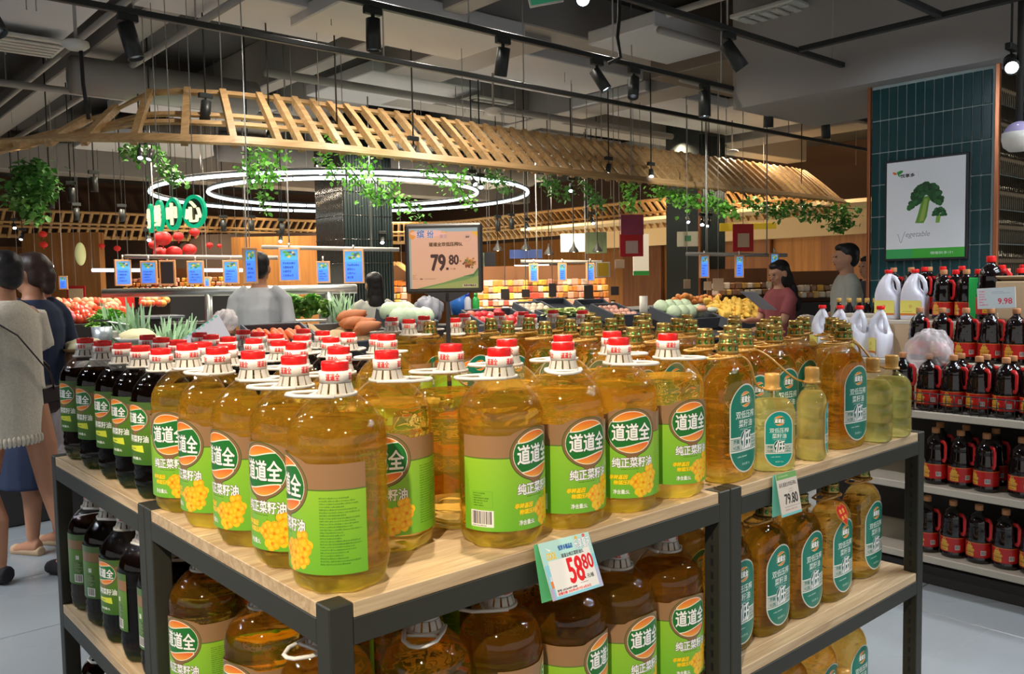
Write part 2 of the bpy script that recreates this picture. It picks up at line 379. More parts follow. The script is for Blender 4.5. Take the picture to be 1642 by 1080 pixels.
# ---------------------------------------------------------------- ceiling
M_ceil = mat('ceiling_paint', C(74, 74, 76), .9, var=.15, vs=.6)
M_pan = mat('ceiling_panel', C(212, 212, 214), .85, var=.06, vs=1.5)
M_duct = mat('duct_sheet', C(164, 160, 156), .6, .1, var=.1, vs=2)
struct('ceiling', MB().box((7, 8, 4.15), (36, 36, .1)), M_ceil)
CEIL = bpy.data.objects['ceiling']
rng = random.Random(4)
for (x0, x1, y0, y1, z) in [(.2, 1.45, 5.1, 7.3, 3.6), (1.62, 3.3, 5.0, 5.75, 3.62), (-2.5, -.2, 3.2, 6, 3.62), (2.7, 4.4, 4.35, 5.3, 3.55), (4.1, 5.5, 6.3, 7.7, 3.6), (4.9, 6.6, 4.9, 6.0, 3.6),
        (5.0, 6.5, 3.45, 4.2, 3.55), (7.0, 8.6, 5.2, 6.4, 3.6), (8.8, 10.6, 5.2, 6.6, 3.65), (5.3, 7.2, 1.6, 2.3, 3.7), (1.0, 2.6, 3.1, 3.9, 3.75), (3.2, 4.8, 2.2, 2.9, 3.75), (-.5, .9, 8.2, 9.6, 3.6), (6.8, 8.6, 3.0, 3.9, 3.65),
        (2.6, 4.2, 8.6, 9.8, 3.6), (5.5, 7.5, 9, 10.4, 3.6), (8.2, 10, 8.2, 9.6, 3.6), (10.6, 12.4, 8.6, 10.4, 3.6), (3, 5, 11.5, 13, 3.6), (6.4, 8.6, 12, 13.6, 3.6), (9.6, 12, 12, 14, 3.6), (9.2, 11, 2.4, 3.8, 3.65)]:
    obj('ceiling_panel', MB().box((0, 0, 0), (x1-x0, y1-y0, .12), ch=.01).mesh('ceiling_panel', M_pan), CEIL, ((x0+x1)/2, (y0+y1)/2, z+.06))
k = 0
for (c, d, m) in [((4.6, 7.6, 3.86), (.7, 6, .5), M_duct), ((3.62, 4.85, 3.85), (.2, 9, .5), M_duct), ((8.0, 4.6, 3.9), (14, .35, .42), M_duct), ((6.9, 1.9, 3.72), (1.6, 5, .55), mat('brown_duct', C(120, 108, 96), .5, var=.1)),
        ((1.9, 9, 3.8), (.28, 10, .3), M_duct), ((9.5, 7.4, 3.8), (9, .4, .4), M_duct), ((7.3, 9, 3.8), (.5, 9, .45), M_duct), ((11.0, 6, 3.7), (.6, 9, .3), M_duct), ((5, 15, 3.7), (18, .5, .5), M_duct), ((-1.6, 6.5, 3.8), (.4, 9, .4), M_duct)]:
    k += 1; struct('trim_%d' % k, MB().box((0, 0, 0), d, ch=.012), m, loc=c)
for (a, b, r) in [((1.6, 7.4, 3.42), (3.35, 7.4, 3.42), .17), ((4.2, 10.4, 3.4), (10, 10.4, 3.4), .2), ((1.54, 2, 3.6), (1.54, 14, 3.6), .028), ((2.1, 4, 3.55), (2.1, 14, 3.55), .03), ((5.0, 3.4, 3.5), (9.5, 3.4, 3.5), .03), ((-2, 8.5, 3.5), (9, 8.5, 3.5), .035), ((4.6, .5, 3.45), (4.6, 3, 3.45), .025), ((6.2, 4.1, 3.4), (11, 4.1, 3.4), .025), ((3.0, 6.4, 3.45), (9, 6.4, 3.45), .04)]:
    k += 1; struct('trim_%d' % k, MB().tube([a, b], r, 14), M_duct)
# hanger rods
rods = MB()
for i in range(90):
    x, y = rng.uniform(.3, 12), rng.uniform(4.9, 11); z0 = rng.uniform(2.9, 3.1) if rng.random() < .5 else 3.5
    rods.tube([(x, y, 4.1), (x, y, z0)], .0045, 4)
o = rods.build('hanger_rods', M_duct, CEIL); o['kind'] = 'stuff'
# air vents
M_vent = mat('vent_white', C(206, 204, 196), .6)
for i, (px, py) in enumerate(((40, 75), (1250, 28), (770, 168), (1130, 240))):
    P = at(px, py, 1); P = CAM+(P-CAM)*((3.5-CAM.z)/(P.z-CAM.z)); s = .55
    t = thing('air_vent', ['white louvred ceiling air vent at the top left corner', 'large pale ceiling air vent with a torn cover above the tracks at top right', 'square pale ceiling air vent just above the wooden canopy in the middle', 'small far ceiling air vent above the right part of the wooden canopy'][i], 'vent', P, 0)
    MB().box((0, 0, .02), (s, s, .03), ch=.006).build('frame', M_vent, t)
    for q in range(5): MB().box((0, (q-2)*.095, -.008), (s*.86, .05, .012)).build('louvre', M_vent, t)
# smoke detectors
for i, (px, py) in enumerate(((122, 76), (791, 181), (1174, 246))):
    P = at(px, py, 1); P = CAM+(P-CAM)*((3.2-CAM.z)/(P.z-CAM.z))
    t = thing('smoke_detector', ['white round smoke detector at the upper left with a black cable hanging below it', 'white round smoke detector above the middle of the wooden canopy', 'small far white smoke detector above the right part of the canopy'][i], 'detector', P)
    MB().lathe([(.05, .05), (.085, .04), (.09, .01), (.06, -.015), (.02, -.022)], 20).build('body', M_white, t)
    MB().tube([(0, 0, .05), (0, 0, .9)], .012, 6).build('conduit', M_duct, t)
    if i == 0: MB().tube([(.03, 0, -.01), (.035, 0, -.25), (.06, .0, -.5)], .014, 6).build('cable', M_dark, t)
# ---------------------------------------------------------------- lighting tracks and spotlights
TR = []
def track(a, b, label):
    a, b = Vector(a), Vector(b); t = thing('lighting_track', label, 'track', a)
    d = b-a; L = d.length; M = Matrix.Rotation(math.atan2(d.y, d.x), 3, 'Z')
    MB().box(M @ Vector((L/2, 0, .018)), (L, .036, .036), M=M, ch=.004).build('rail', M_blk, t)
    n = int(L/1.3)
    for q in range(n):
        p = M @ Vector((.5+q*1.3, 0, 0)); MB().tube([p+Vector((0, 0, .03)), p+Vector((0, 0, 1.1))], .006, 5).build('hanger', M_duct, t)
track((-3, 2.06, 3), (9.6, 2.06, 3), 'black ceiling light track nearest the green tiled pillar')
track((-3, 3.01, 3), (9.6, 3.01, 3), 'black ceiling light track in the middle carrying most of the spotlights')
track((-3, 3.95, 3), (9.8, 3.95, 3), 'black ceiling light track closest to the wooden canopy')
track((-3, 1.1, 3), (4.77, 1.1, 3), 'black ceiling light track highest in the picture, cut by its top edge')
track((4.8, -1.5, 3), (4.8, 2.03, 3), 'black cross track ending at the long track, upper one at the top right')
track((5.5, -1.5, 3), (5.5, 2.03, 3), 'black cross track running along the top of the green tiled pillar')
M_lamp = mat('lamp_glow', (1, 1, 1), .3, emit=22, ecol=(.75, .88, 1))
M_lampd = mat('lamp_lens', C(190, 200, 214), .2, .3)
def spotlight(P, dirv, label, lit, s=1.0, name='track_spotlight', rod=0):
    t = thing(name, label, 'spotlight', P); d = Vector(dirv).normalized()
    MB().box((0, 0, -.02), (.11, .036, .04), ch=.004).build('adapter', M_blk, t)
    MB().tube([(0, 0, rod), (0, 0, -.10)], .011 if not rod else .007, 8).build('stem', M_blk, t)
    q = d.to_track_quat('Z', 'Y').to_matrix(); c = Vector((0, 0, -.105))
    mb = MB(); mb.lathe([(.02, -.075*s), (.04*s, -.072*s), (.042*s, .1*s), (.036*s, .1*s), (.034*s, .085*s)], 20)
    mb.v = [tuple(q @ Vector(v)+c+d*.03) for v in mb.v]; mb.build('housing', M_blk, t)
    mb = MB(); mb.lathe([(.0335*s, .086*s), (.012*s, .092*s)], 16); mb.v = [tuple(q @ Vector(v)+c+d*.03) for v in mb.v]; mb.build('lens', M_lamp if lit else M_lampd, t)
    return t
def onz(px, py, z):
    P = at(px, py, 1); return CAM+(P-CAM)*((z-CAM.z)/(P.z-CAM.z))
def trackx(px, Y):
    d = FW+RT*((px-821)/FPX); t = (Y-CAM.y)/d.y; return CAM.x+d.x*t
toC = lambda P: (CAM-Vector(P)).normalized()
for i, (px, Y, d, lit, s, lab) in enumerate([
    (612, 3.01, (0, 0, -1), 0, 1, 'black spotlight hanging straight down above the left-centre of the canopy'),
    (815, 3.01, (0, .25, -1), 0, 1, 'black spotlight above the middle of the canopy, facing away'),
    (962, 3.01, (.35, -.5, -1), 1, .95, 'lit spotlight tilted right, left one of the close pair on the middle track'),
    (1020, 3.01, (-.4, -.25, -1), 0, .95, 'tilted spotlight, right one of the close pair on the middle track'),
    (1131, 3.01, (0, 0, -1), 1, 1.15, 'stout black spotlight lit at its lower end, right of the close pair'),
    (1232, 3.01, (.1, .1, -1), 0, 1, 'dim spotlight, second from the right on the middle track'),
    (1322, 3.01, (.25, .1, -1), 0, 1, 'dim spotlight farthest right on the middle track'),
    (228, 3.95, (.2, -.2, -1), 0, 1.15, 'large black spotlight at upper left on the track closest to the canopy'),
    (5, 3.95, (.3, -.5, -1), 0, 1.2, 'black spotlight cut by the left edge of the picture'),
    (345, 5.6, (-.2, -.2, -1), 0, 1, 'black spotlight seen through the slats of the canopy near its left corner'),
    (258, 2.6, (0, 0, -1), 0, 1.1, 'black spotlight cut by the top edge at upper left'),
    (1170, 2.06, (.55, -.45, -1), 0, 1.1, 'tilted black spotlight on the track nearest the pillar at top right'),
    ]):
    x = trackx(px, Y); spotlight((x, Y, 3.0), d, lab, lit, s, rod=0 if Y in (2.06, 3.01, 3.95) else 1.1)
for (px, py, z, lab) in ((935, 16, 2.93, 'glaring white spotlight at the top edge of the picture facing us'),):
    P = onz(px, py, z); spotlight((P.x, P.y, P.z+.16), toC(P), lab, 1, 1.0, rod=1.0)
P = at(1621, 118, 4.95); spotlight((P.x, P.y, P.z+.17), toC(P)+Vector((.1, 0, -.25)), 'glaring bluish spotlight at the right edge beside the pillar', 1, 1.0, rod=1.3)
# ---------------------------------------------------------------- walls
struct('wall_back', MB().box((6, 21.6, 1.25), (40, .2, 2.5)), M_wall)
struct('trim_90', MB().box((6, 21.6, 3.36), (40, .24, 1.7)), mat('upper_wall', C(78, 58, 48), .8, var=.1))
struct('wall_right', MB().box((15.6, 10, 1.3), (.2, 26, 2.6)), M_wall)
struct('trim_91', MB().box((15.6, 10, 3.4), (.24, 26, 1.6)), MATS['upper_wall'])
struct('wall_left', MB().box((-8.5, 14, 2.1), (.2, 16, 4.2)), M_wall)
# bulkhead over the right side, pale lit soffit
M_cream = mat('cream_board', C(226, 200, 160), .7)
struct('trim_30', MB().box((13.9, 8.6, 2.42), (.2, 9.5, .42)), M_cream)
struct('trim_31', MB().box((13.2, 8.6, 2.66), (1.6, 9.5, .06)), M_cream)
for i, (y, w) in enumerate(((3.6, 1.2), (5.2, .9), (7.0, 1.3), (9.6, 1.6), (12.3, 1.2))):
    struct('trim_%d' % (40+i), MB().box((15.4, y, 1.3), (.1, w, 2.5), ch=.01), wood('door_panel_%d' % i, C(140-i*6, 90-i*5, 46), C(158-i*6, 104-i*4, 54), 2, .2))
for i, x in enumerate((-2.5, -.3, 2.0)):
    struct('trim_%d' % (50+i), MB().box((x, 21.4, 1.5), (1.9, .12, 3), ch=.02), wood('backwall_panel_%d' % i, C(176, 118, 58), C(190, 130, 66), 2, .2))
# ---------------------------------------------------------------- green tiled pillar
PX, PY0, PY1, PZ = 5.6, 1.06, 1.92, 2.86
M_gt = mat('green_glazed_tile', C(28, 64, 66), .22, coat=.5, var=.2, vs=3)
M_gr = mat('pillar_grout', C(160, 174, 172), .8)
M_cop = mat('copper_trim', C(190, 120, 84), .3, .9)
M_mir = mat('dark_mirror_tile', C(96, 84, 66), .12, .85, var=.3, vs=9)
struct('pillar', MB().box((PX+.46, (PY0+PY1)/2, PZ/2), (.9, PY1-PY0-.02, PZ)), M_gr)
PIL = bpy.data.objects['pillar']
n = 13; tw = (PY1-PY0-.04)/n; th = .232
me = MB().box((0, 0, 0), (.012, tw-.006, th-.008), ch=.003).mesh('tile', M_gt)
for i in range(n):
    for j in range(12):
        z = PZ-.03-th/2-j*th
        if z > .1: obj('tile', me, PIL, (PX+.006+rng.uniform(-.0008, .0008), PY0+.03+tw*(i+.5), z))
me = MB().tube([(0, 0, -th/2+.004), (0, 0, th/2-.004)], .017, 6, cap=True).mesh('mirror_tile', M_mir)
for i in range(22):
    for j in range(12):
        z = PZ-.03-th/2-j*th
        if z > .9: obj('mirror_tile', me, PIL, (PX+.06+i*.0385, PY0+.012, z))
MB().box((PX+.002, PY0-.004, PZ/2), (.03, .03, PZ), ch=.004).build('corner_trim', M_cop, PIL, label='copper corner strip')
MB().box((PX+.002, PY1+.006, PZ/2), (.03, .022, PZ), ch=.004).build('corner_trim', M_cop, PIL, label='copper corner strip')
struct('trim_60', MB().box((PX+.5, 1.4, 3.3), (1.3, 3.2, .9)), M_duct)
# poster on the pillar
cv = Canvas(560, 720, (232, 232, 234)); W1, K = (44, 84, 44), random.Random(2)
cv.grad(0, .098, (70, 168, 60), (74, 178, 66)); cv.put((cv.Y < .098)&(cv.X < .35), (60, 160, 130), .45)
cv.text('哦哦鲜多汁!', .58, .034, .86, .064, (226, 240, 226))
cv.poly([(.47, .62), (.57, .63), (.53, .42), (.49, .355), (.38, .36), (.42, .46)], (104, 150, 56)); cv.poly([(.50, .6), (.54, .6), (.49, .38), (.43, .37)], (150, 176, 84))
for p in ([(.49, .57), (.36, .66), (.40, .68)], [(.53, .56), (.68, .63), (.64, .66)]): cv.poly(p, (110, 150, 60))
for _ in range(260):
    a = K.uniform(0, PI*1.02); r = K.uniform(.3, 1); x, y = .52+.225*r*math.cos(a), .615+.14*r*math.sin(a)-.10*abs(math.cos(a))**3*r
    g = K.uniform(.7, 1.25); cv.ell(x, y, .028, .022, (int(44*g), int(88*g), int(46*g)))
cv.poly([(.65, .44), (.71, .44), (.69, .35), (.64, .35)], (130, 176, 70))
for _ in range(60):
    a = K.uniform(0, PI); r = K.uniform(.2, 1); g = K.uniform(.7, 1.3); cv.ell(.69+.085*r*math.cos(a), .445+.055*r*math.sin(a)-.02*abs(math.cos(a))**3, .018, .014, (int(46*g), int(96*g), int(50*g)))
cv.ell(.155, .875, .012, .032, (60, 160, 70), rot=.4); cv.ell(.175, .892, .042, .016, (40, 150, 60), rot=.35); cv.ell(.105, .886, .03, .012, (232, 110, 60), rot=-.5)
cv.text('悦享多', .18, .835, .37, .872, (60, 60, 64), 1, shear=-.05); cv.rect(.25, .882, .42, .884, (190, 190, 194)); cv.rect(.415, .84, .417, .885, (190, 190, 194))
def curve(c, pts, w, col):
    for (x0, y0), (x1, y1) in zip(pts, pts[1:]):
        L = math.hypot(x1-x0, y1-y0) or 1; nx, ny = -(y1-y0)/L*w, (x1-x0)/L*w; c.poly([(x0+nx, y0+ny), (x1+nx, y1+ny), (x1-nx, y1-ny), (x0-nx, y0-ny)], col)
curve(cv, [(.15, .255), (.165, .24), (.185, .175), (.2, .165), (.25, .28)], .0028, (130, 130, 134)); cv.text('egetable', .25, .205, .56, .275, (150, 150, 154), shear=.25)
im = cv.image('broccoli_print')
t = thing('vegetable_poster', 'framed white poster with two broccoli heads and a green foot on the green tiled pillar', 'poster', (PX-.016, 1.51, 1.935))
MB().box((.004, 0, 0), (.024, .575, .725), ch=.004).build('frame', M_dark, t)
MB().quad([(-.0095, .27, -.345), (-.0095, -.27, -.345), (-.0095, -.27, .345), (-.0095, .27, .345)]).build('print', mat('broccoli_print', (1, 1, 1), .35, img=im), t)
# dome camera at the right edge
P = at(1634, 218, 4.9)
t = thing('dome_camera', 'white dome security camera at the right edge beside the pillar', 'camera', P)
MB().ell((0, 0, 0), (.085, .085, .085), 20, 12).build('dome', mat('dome_lilac', C(190, 176, 220), .15, coat=.6), t)
MB().lathe([(.088, .02), (.09, -.02), (.08, -.06), (.05, -.085), (.0, -.09)], 24).build('housing', M_white, t)
MB().tube([(0, 0, .05), (0, 0, 1.2)], .02, 8).build('stem', M_blk, t)
# inner dark ribbed pillar
BX, BY = 4.92, 8.35
struct('trim_70', MB().box((BX+.35, BY+.35, 2.0), (.7, .7, 4.0)), mat('pillar_core', C(30, 34, 34), .5))
B = bpy.data.objects['trim_70']; B.name = 'trim_70'
M_rib = mat('dark_rib', C(44, 54, 54), .3, .2); M_ribm = mat('dark_rib_mirror', C(90, 88, 84), .14, .8, var=.2)
me = MB().tube([(0, 0, .9), (0, 0, 3.6)], .02, 8).mesh('rib', M_rib); me2 = MB().tube([(0, 0, .9), (0, 0, 3.6)], .016, 8).mesh('rib', M_ribm)
for i in range(17): obj('rib', me, B, (BX+.02+i*.042, BY-.005, 0))
for i in range(20): obj('rib', me2, B, (BX-.005, BY+.02+i*.035, 0))
for z in (1.75, 2.05, 2.35, 2.65): MB().tube([(BX-.02, BY+.7, z), (BX-.02, BY-.02, z), (BX+.7, BY-.02, z)], .007, 6).build('band', M_ribm, B)
# far pillar on the right of the market
struct('trim_71', MB().box((10.2, 6.9, 2), (.62, .62, 4)), mat('far_pillar', C(58, 62, 60), .3, .2)); B2 = bpy.data.objects['trim_71']
for i in range(14): obj('rib', me, B2, (9.92+i*.044, 6.58, 0))
MB().box((9.885, 6.585, 1.5), (.03, .03, 3)).build('corner_trim', M_cop, B2, label='copper corner strip')
# ---------------------------------------------------------------- wooden canopy
Z0, Z1, INS = 2.55, 3.06, .56
X0, X1, Y0, Y1 = .35, 13.3, 5.08, 18.3
def loop(x0, x1, y0, y1, r):
    """rounded rectangle as (point, inward normal) every .2 m, counter-clockwise from the near side"""
    pts = []
    for (cx, cy_, a0) in ((x0+r, y0+r, PI), (x1-r, y0+r, 1.5*PI), (x1-r, y1-r, 0), (x0+r, y1-r, .5*PI)):
        for k in range(7):
            a = a0+PI/2*k/6; pts.append((cx+r*math.cos(a), cy_+r*math.sin(a)))
    seg = []; n = len(pts); L = 0
    for i in range(n):
        p, q = Vector(pts[i]), Vector(pts[(i+1) % n]); d = (q-p); l = d.length
        if l < 1e-6: continue
        u = d/l; nn = Vector((-u.y, u.x)); s = (-L) % .089
        while s < l: seg.append((p+u*s, nn)); s += .089
        L += l
    return seg
SEG = loop(X0, X1, Y0, Y1, 2.5)
cen = Vector(((X0+X1)/2, (Y0+Y1)/2))
# smooth the inward normals round the corners
N = len(SEG); nor = []
for i in range(N):
    v = sum((SEG[(i+k) % N][1] for k in range(-6, 7)), Vector((0, 0))); nor.append(v.normalized())
can = thing('slatted_canopy', 'large rounded wooden slat canopy hung from the ceiling around the fresh market', 'canopy', (0, 0, 0))
q_near = lambda p: p.y < 9
def sec(p, n, t):
    """point on the sloping, slightly bowed canopy section, t 0 bottom .. 1 top"""
    e = min(1, max(0, (n.x-.45)/.5)); e = e*e*(3-2*e) if q_near(p) else 0
    q = p+n*(INS*t); return Vector((q.x, q.y, Z0+(Z1-Z0)*(1-.80*e)*(t+.03*math.sin(PI*t))))
vis = 0
for i in range(N):
    corner = SEG[i][0].x < 2.6 and SEG[i][0].y < 7.6
    if i % ((3 if SEG[i][0].x < 1.3 else 4) if corner else 2): continue
    p, n = SEG[i][0], nor[i]; d = Vector((p.x-CAM.x, p.y-CAM.y, 0)); dep = d.dot(FW); lat = d.dot(RT)
    if dep < 1 or abs(lat/dep) > .72: continue
    mb = MB(); tn = Vector((-n.y, n.x, 0)); rs = []
    for t in (.0, .33, .66, 1.0):
        c = sec(p, n, t); c2 = sec(p, n, t+.02); up = (c2-c).normalized(); nn = tn.cross(up)
        rs.append([c+tn*.026+nn*.03, c-tn*.026+nn*.03, c-tn*.026-nn*.03, c+tn*.026-nn*.03])
    mb.rings(rs, smooth=False); mb.build('slat', M_pine, can); vis += 1
def batten(t, w, h, off, nm):
    mb = MB(); rs = []
    for i in range(N+1):
        p, n = SEG[i % N][0], nor[i % N]; c = sec(p, n, t); up = (sec(p, n, t+.02)-c).normalized(); n3 = Vector((n.x, n.y, 0)); out = -(n3-up*n3.dot(up)).normalized()
        c = c+out*off; rs.append([c+up*h+out*w, c-up*h+out*w, c-up*h-out*w, c+up*h-out*w])
    mb.rings(rs, cap0=False, cap1=False, smooth=False); mb.build(nm, M_pine, can)
batten(0, .012, .045, .036, 'lower_rim'); batten(.42, .011, .026, -.040, 'middle_batten'); batten(.57, .011, .026, -.040, 'middle_batten'); batten(.99, .012, .032, -.012, 'upper_rim')
# ================================================================ prints for the bottles
def logo(cv, cx, cy_, w, h, ring=True):
    if ring:
        cv.poly([(cx-w*.40, cy_-h*.30), (cx-w*.12, cy_-h*.50), (cx, cy_-h*.70), (cx+w*.12, cy_-h*.50), (cx+w*.40, cy_-h*.30)], (58, 92, 40)); cv.ell(cx, cy_, w*.492, h*.50, (58, 92, 40))
        cv.poly([(cx-w*.40, cy_-h*.28), (cx-w*.12, cy_-h*.485), (cx, cy_-h*.67), (cx+w*.12, cy_-h*.485), (cx+w*.40, cy_-h*.28)], (140, 104, 66)); cv.ell(cx, cy_, w*.48, h*.485, (140, 104, 66))
    e = lambda k: ((cv.X-cx)/(w*k))**2+((cv.Y-cy_)/(h*k))**2 < 1
    wav = cv.Y-cy_-h*.05*np.sin((cv.X-cx)/w*5.2)
    cv.put(e(.435)&(np.abs(wav) < h*.275), (246, 244, 226)); cv.put(e(.425)&(np.abs(wav) < h*.262), (34, 118, 44))
    up = e(.425)&(wav > h*.285)&(cv.X > cx-w*.33); lo = e(.425)&(wav < -h*.285)&(cv.X < cx+w*.33)
    cv.put(e(.44)&(wav > h*.275)&(cv.X > cx-w*.35), (250, 240, 214)); cv.put(e(.44)&(wav < -h*.275)&(cv.X < cx+w*.35), (250, 240, 214))
    cv.grad(cy_+h*.22, cy_+h*.42, (252, 176, 56), (242, 118, 36), up); cv.grad(cy_-h*.42, cy_-h*.22, (252, 170, 60), (240, 104, 48), lo)
    cv.text('道道全', cx-w*.36, cy_-h*.17, cx+w*.37, cy_+h*.18, (252, 252, 248), 1 if w*cv.w < 180 else 3, (22, 60, 28), 3)
def flower(cv, cx, cy_, r, seed=3, n=9):
    g = random.Random(seed)
    for _ in range(16):
        a = g.uniform(0, 2*PI); curve(cv, [(cx, cy_), (cx+1.25*r*math.cos(a), cy_+2*r*math.sin(a))], .0022, (96, 140, 34))
    for k in range(n):
        a = g.uniform(0, 2*PI); q = r*g.uniform(.25, 1.0); x, y = cx+q*math.cos(a), cy_+1.7*q*math.sin(a)
        for j in range(4): cv.ell(x+r*.30*math.cos(a+j*PI/2), y+r*.50*math.sin(a+j*PI/2), r*.32, r*.50, (250, 186+g.randint(-14, 20), 20)); cv.ell(x+r*.34*math.cos(a+j*PI/2), y+r*.56*math.sin(a+j*PI/2), r*.16, r*.26, (252, 212, 60), .8)
        cv.ell(x, y, r*.12, r*.2, (240, 140, 10))
def label_clear():
    cv = Canvas(1000, 616, (128, 192, 50)); g = (128, 204, 30)
    cv.grad(0, .72, (116, 186, 48), (152, 200, 54)); cv.rect(0, .715, 1, 1, (158, 120, 84)); cv.rect(0, .708, 1, .720, (96, 120, 50))
    logo(cv, .5, .735, .385, .53)
    cv.text('纯正菜籽油', .36, .345, .66, .455, (250, 250, 250), 2, (110, 96, 90), 3)
    cv.lines(.42, .315, .58, .335, 1, (70, 90, 30), 5)
    cv.text('非转基因', .335, .215, .46, .265, (255, 214, 20), 2, (60, 100, 16), 1, shear=.25); cv.text('物理压榨', .365, .155, .49, .205, (255, 214, 20), 2, (60, 100, 16), 1, shear=.25)
    cv.text('净含量:5L', .365, .05, .48, .10, (240, 244, 230), 1, (110, 130, 80), 1)
    flower(cv, .60, .185, .078, 3, 13)
    cv.rect(.065, .23, .205, .395, (70, 130, 40), .35); cv.rect(.068, .234, .202, .391, (130, 190, 52)); cv.lines(.075, .24, .195, .385, 6, (50, 90, 24), 7)
    cv.rect(.055, .04, .21, .205, (238, 238, 232)); cv.bars(.065, .07, .2, .195, (70, 50, 54)); cv.lines(.065, .045, .2, .066, 1, (80, 80, 80), 9)
    cv.lines(.75, .08, .97, .66, 24, (50, 96, 30), 11, .6)
    return cv.image('clear_oil_label')
def label_dark():
    cv = Canvas(900, 640, (80, 120, 30)); cv.grad(0, .78, (62, 106, 28), (98, 138, 34)); cv.rect(0, .88, 1, 1, (72, 104, 44)); cv.rect(0, .70, 1, .88, (140, 102, 64)); cv.rect(0, .694, 1, .704, (80, 100, 44))
    logo(cv, .5, .745, .36, .46)
    cv.text('压榨菜籽油', .36, .36, .66, .47, (244, 246, 236), 2, (60, 84, 30), 2); cv.poly([(.40, .29), (.60, .315), (.61, .20), (.41, .23)], (226, 232, 60)); cv.lines(.43, .235, .58, .28, 1, (90, 120, 30), 4)
    cv.text('净含量:5L', .44, .08, .58, .125, (228, 234, 214), 1)
    for x in (.08, .82):
        cv.rect(x, .04, x+.11, .2, (232, 232, 228)); cv.bars(x+.01, .06, x+.10, .19, (80, 60, 60), 4); cv.rect(x, .23, x+.11, .46, (62, 96, 34)); cv.lines(x+.006, .24, x+.104, .45, 7, (190, 205, 150), 8); cv.rect(x+.03, .50, x+.075, .58, (214, 216, 206))
    return cv.image('dark_oil_label')
def label_teal(b=(22, 124, 104), nm='teal_oil_label', vol='净含量 5L'):
    cv = Canvas(440, 800, (214, 216, 206)); w = (236, 240, 232); Rr = .5*440/800
    def stad(i, c):
        m = (np.maximum(np.abs(cv.Y-.5)-(.5-Rr), 0)*800/440)**2+(cv.X-.5)**2 < (.5-i)**2; cv.put(m, c); return m
    m = stad(.03, b); y0, y1 = .255, .40
    band = m&(cv.Y > y0)&(cv.Y < y1); cv.put(m&(cv.Y > y0-.012)&(cv.Y < y1+.012), w); cv.put(band, (190, 196, 188)); cv.put(m&((np.abs(cv.Y-y0-.008) < .0025)|(np.abs(cv.Y-y1+.008) < .0025)), b)
    cv.ell(.5, .375, .20, .11, w); cv.ell(.5, .375, .185, .102, (16, 92, 84)); cv.text('低', .33, .265, .67, .47, (250, 250, 248), 4, (20, 60, 60), 2, shear=.12)
    cv.text('芥酸', .09, .34, .27, .385, (20, 110, 96), 1); cv.text('<1.0%', .09, .275, .27, .315, (20, 110, 96), 1); cv.lines(.73, .27, .91, .385, 3, (40, 120, 106), 4, .9)
    logo(cv, .5, .825, .46, .20, False)
    cv.text('双低压榨', .16, .615, .84, .70, w, 1); cv.text('菜籽油', .25, .515, .75, .60, w, 1); cv.lines(.28, .485, .74, .505, 1, w, 2)
    cv.lines(.2, .175, .8, .2, 1, w, 4, .9); cv.text(vol, .36, .085, .66, .115, (200, 226, 214), 0)
    return cv.image(nm)
cv = Canvas(512, 48, (238, 230, 222))
for k in range(4): cv.text('道道全', .03+k*.25, .2, .17+k*.25, .85, (222, 40, 40), 1)
IM_band = cv.image('cap_band_print')
cv = Canvas(256, 128, (160, 132, 72))
for k in range(9):
    for r_ in (.26, .62): cv.ell((k+.5)/9, r_, .03, .085, (40, 104, 50)); cv.ell((k+.5)/9+.012, r_+.03, .012, .03, (150, 170, 90))
for y in (.08, .46, .82): cv.rect(0, y, 1, y+.05, (206, 176, 104))
IM_gcap = cv.image('gold_cap_print')
M_lab1 = mat('clear_oil_label', (1, 1, 1), .38, coat=.25, img=label_clear()); M_lab2 = mat('dark_oil_label', (1, 1, 1), .38, coat=.25, img=label_dark())
M_lab3 = mat('teal_oil_label', (1, 1, 1), .35, coat=.25, img=label_teal()); M_lab4 = mat('small_teal_label', (1, 1, 1), .35, coat=.25, img=label_teal((20, 150, 140), 'small_teal_label', '净含量 700ml'))
M_band = mat('cap_band', (1, 1, 1), .4, img=IM_band)
M_gcap = mat('gold_cap', (1, 1, 1), .26, .75, img=IM_gcap)
M_tan = mat('tan_plastic', C(206, 160, 84), .38, .15, coat=.2)
M_shell = clear_plastic('clear_bottle_wall', (.985, .985, .98))
M_shd = clear_plastic('dark_bottle_wall', (.97, .96, .94))
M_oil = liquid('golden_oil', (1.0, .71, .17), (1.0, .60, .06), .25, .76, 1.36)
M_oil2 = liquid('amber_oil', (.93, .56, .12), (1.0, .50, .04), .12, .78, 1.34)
M_oil3 = liquid('pale_oil', (1.0, .92, .50), (1.0, .86, .25), .50, .75, 1.3)
M_dk = liquid('dark_oil', (.09, .025, .008), (.012, .006, .003), .4, .5, 1.3)
# ================================================================ five-litre bottle
def P5(k, kz):
    return [(r*k, z*kz) for r, z in [(.052, 0), (.066, .002), (.0745, .010), (.0775, .022), (.078, .031), (.0768, .034), (.0768, .037), (.0788, .040),(0.0791, 0.0460), (0.0766, 0.0555), (0.0791, 0.0650), (0.0766, 0.0745), (0.0791, 0.0840), (0.0766, 0.0935), (0.0791, 0.1030), (0.0766, 0.1125), (0.0791, 0.1220), (0.0766, 0.1315), (0.0791, 0.1410), (0.0766, 0.1505), (0.0791, 0.1600), (0.0766, 0.1695), (0.0791, 0.1790), (0.0766, 0.1885), (0.0791, 0.1980), (.0790, .199), (.0772, .203), (.0790, .207), (.0790, .213), (.0774, .217), (.0790, .221), (.0790, .230),
            (.0783, .240), (.0757, .251), (.0708, .261), (.0630, .272), (.0540, .282), (.0450, .290), (.0370, .296), (.0290, .300), (.0225, .304), (.0220, .318)]]
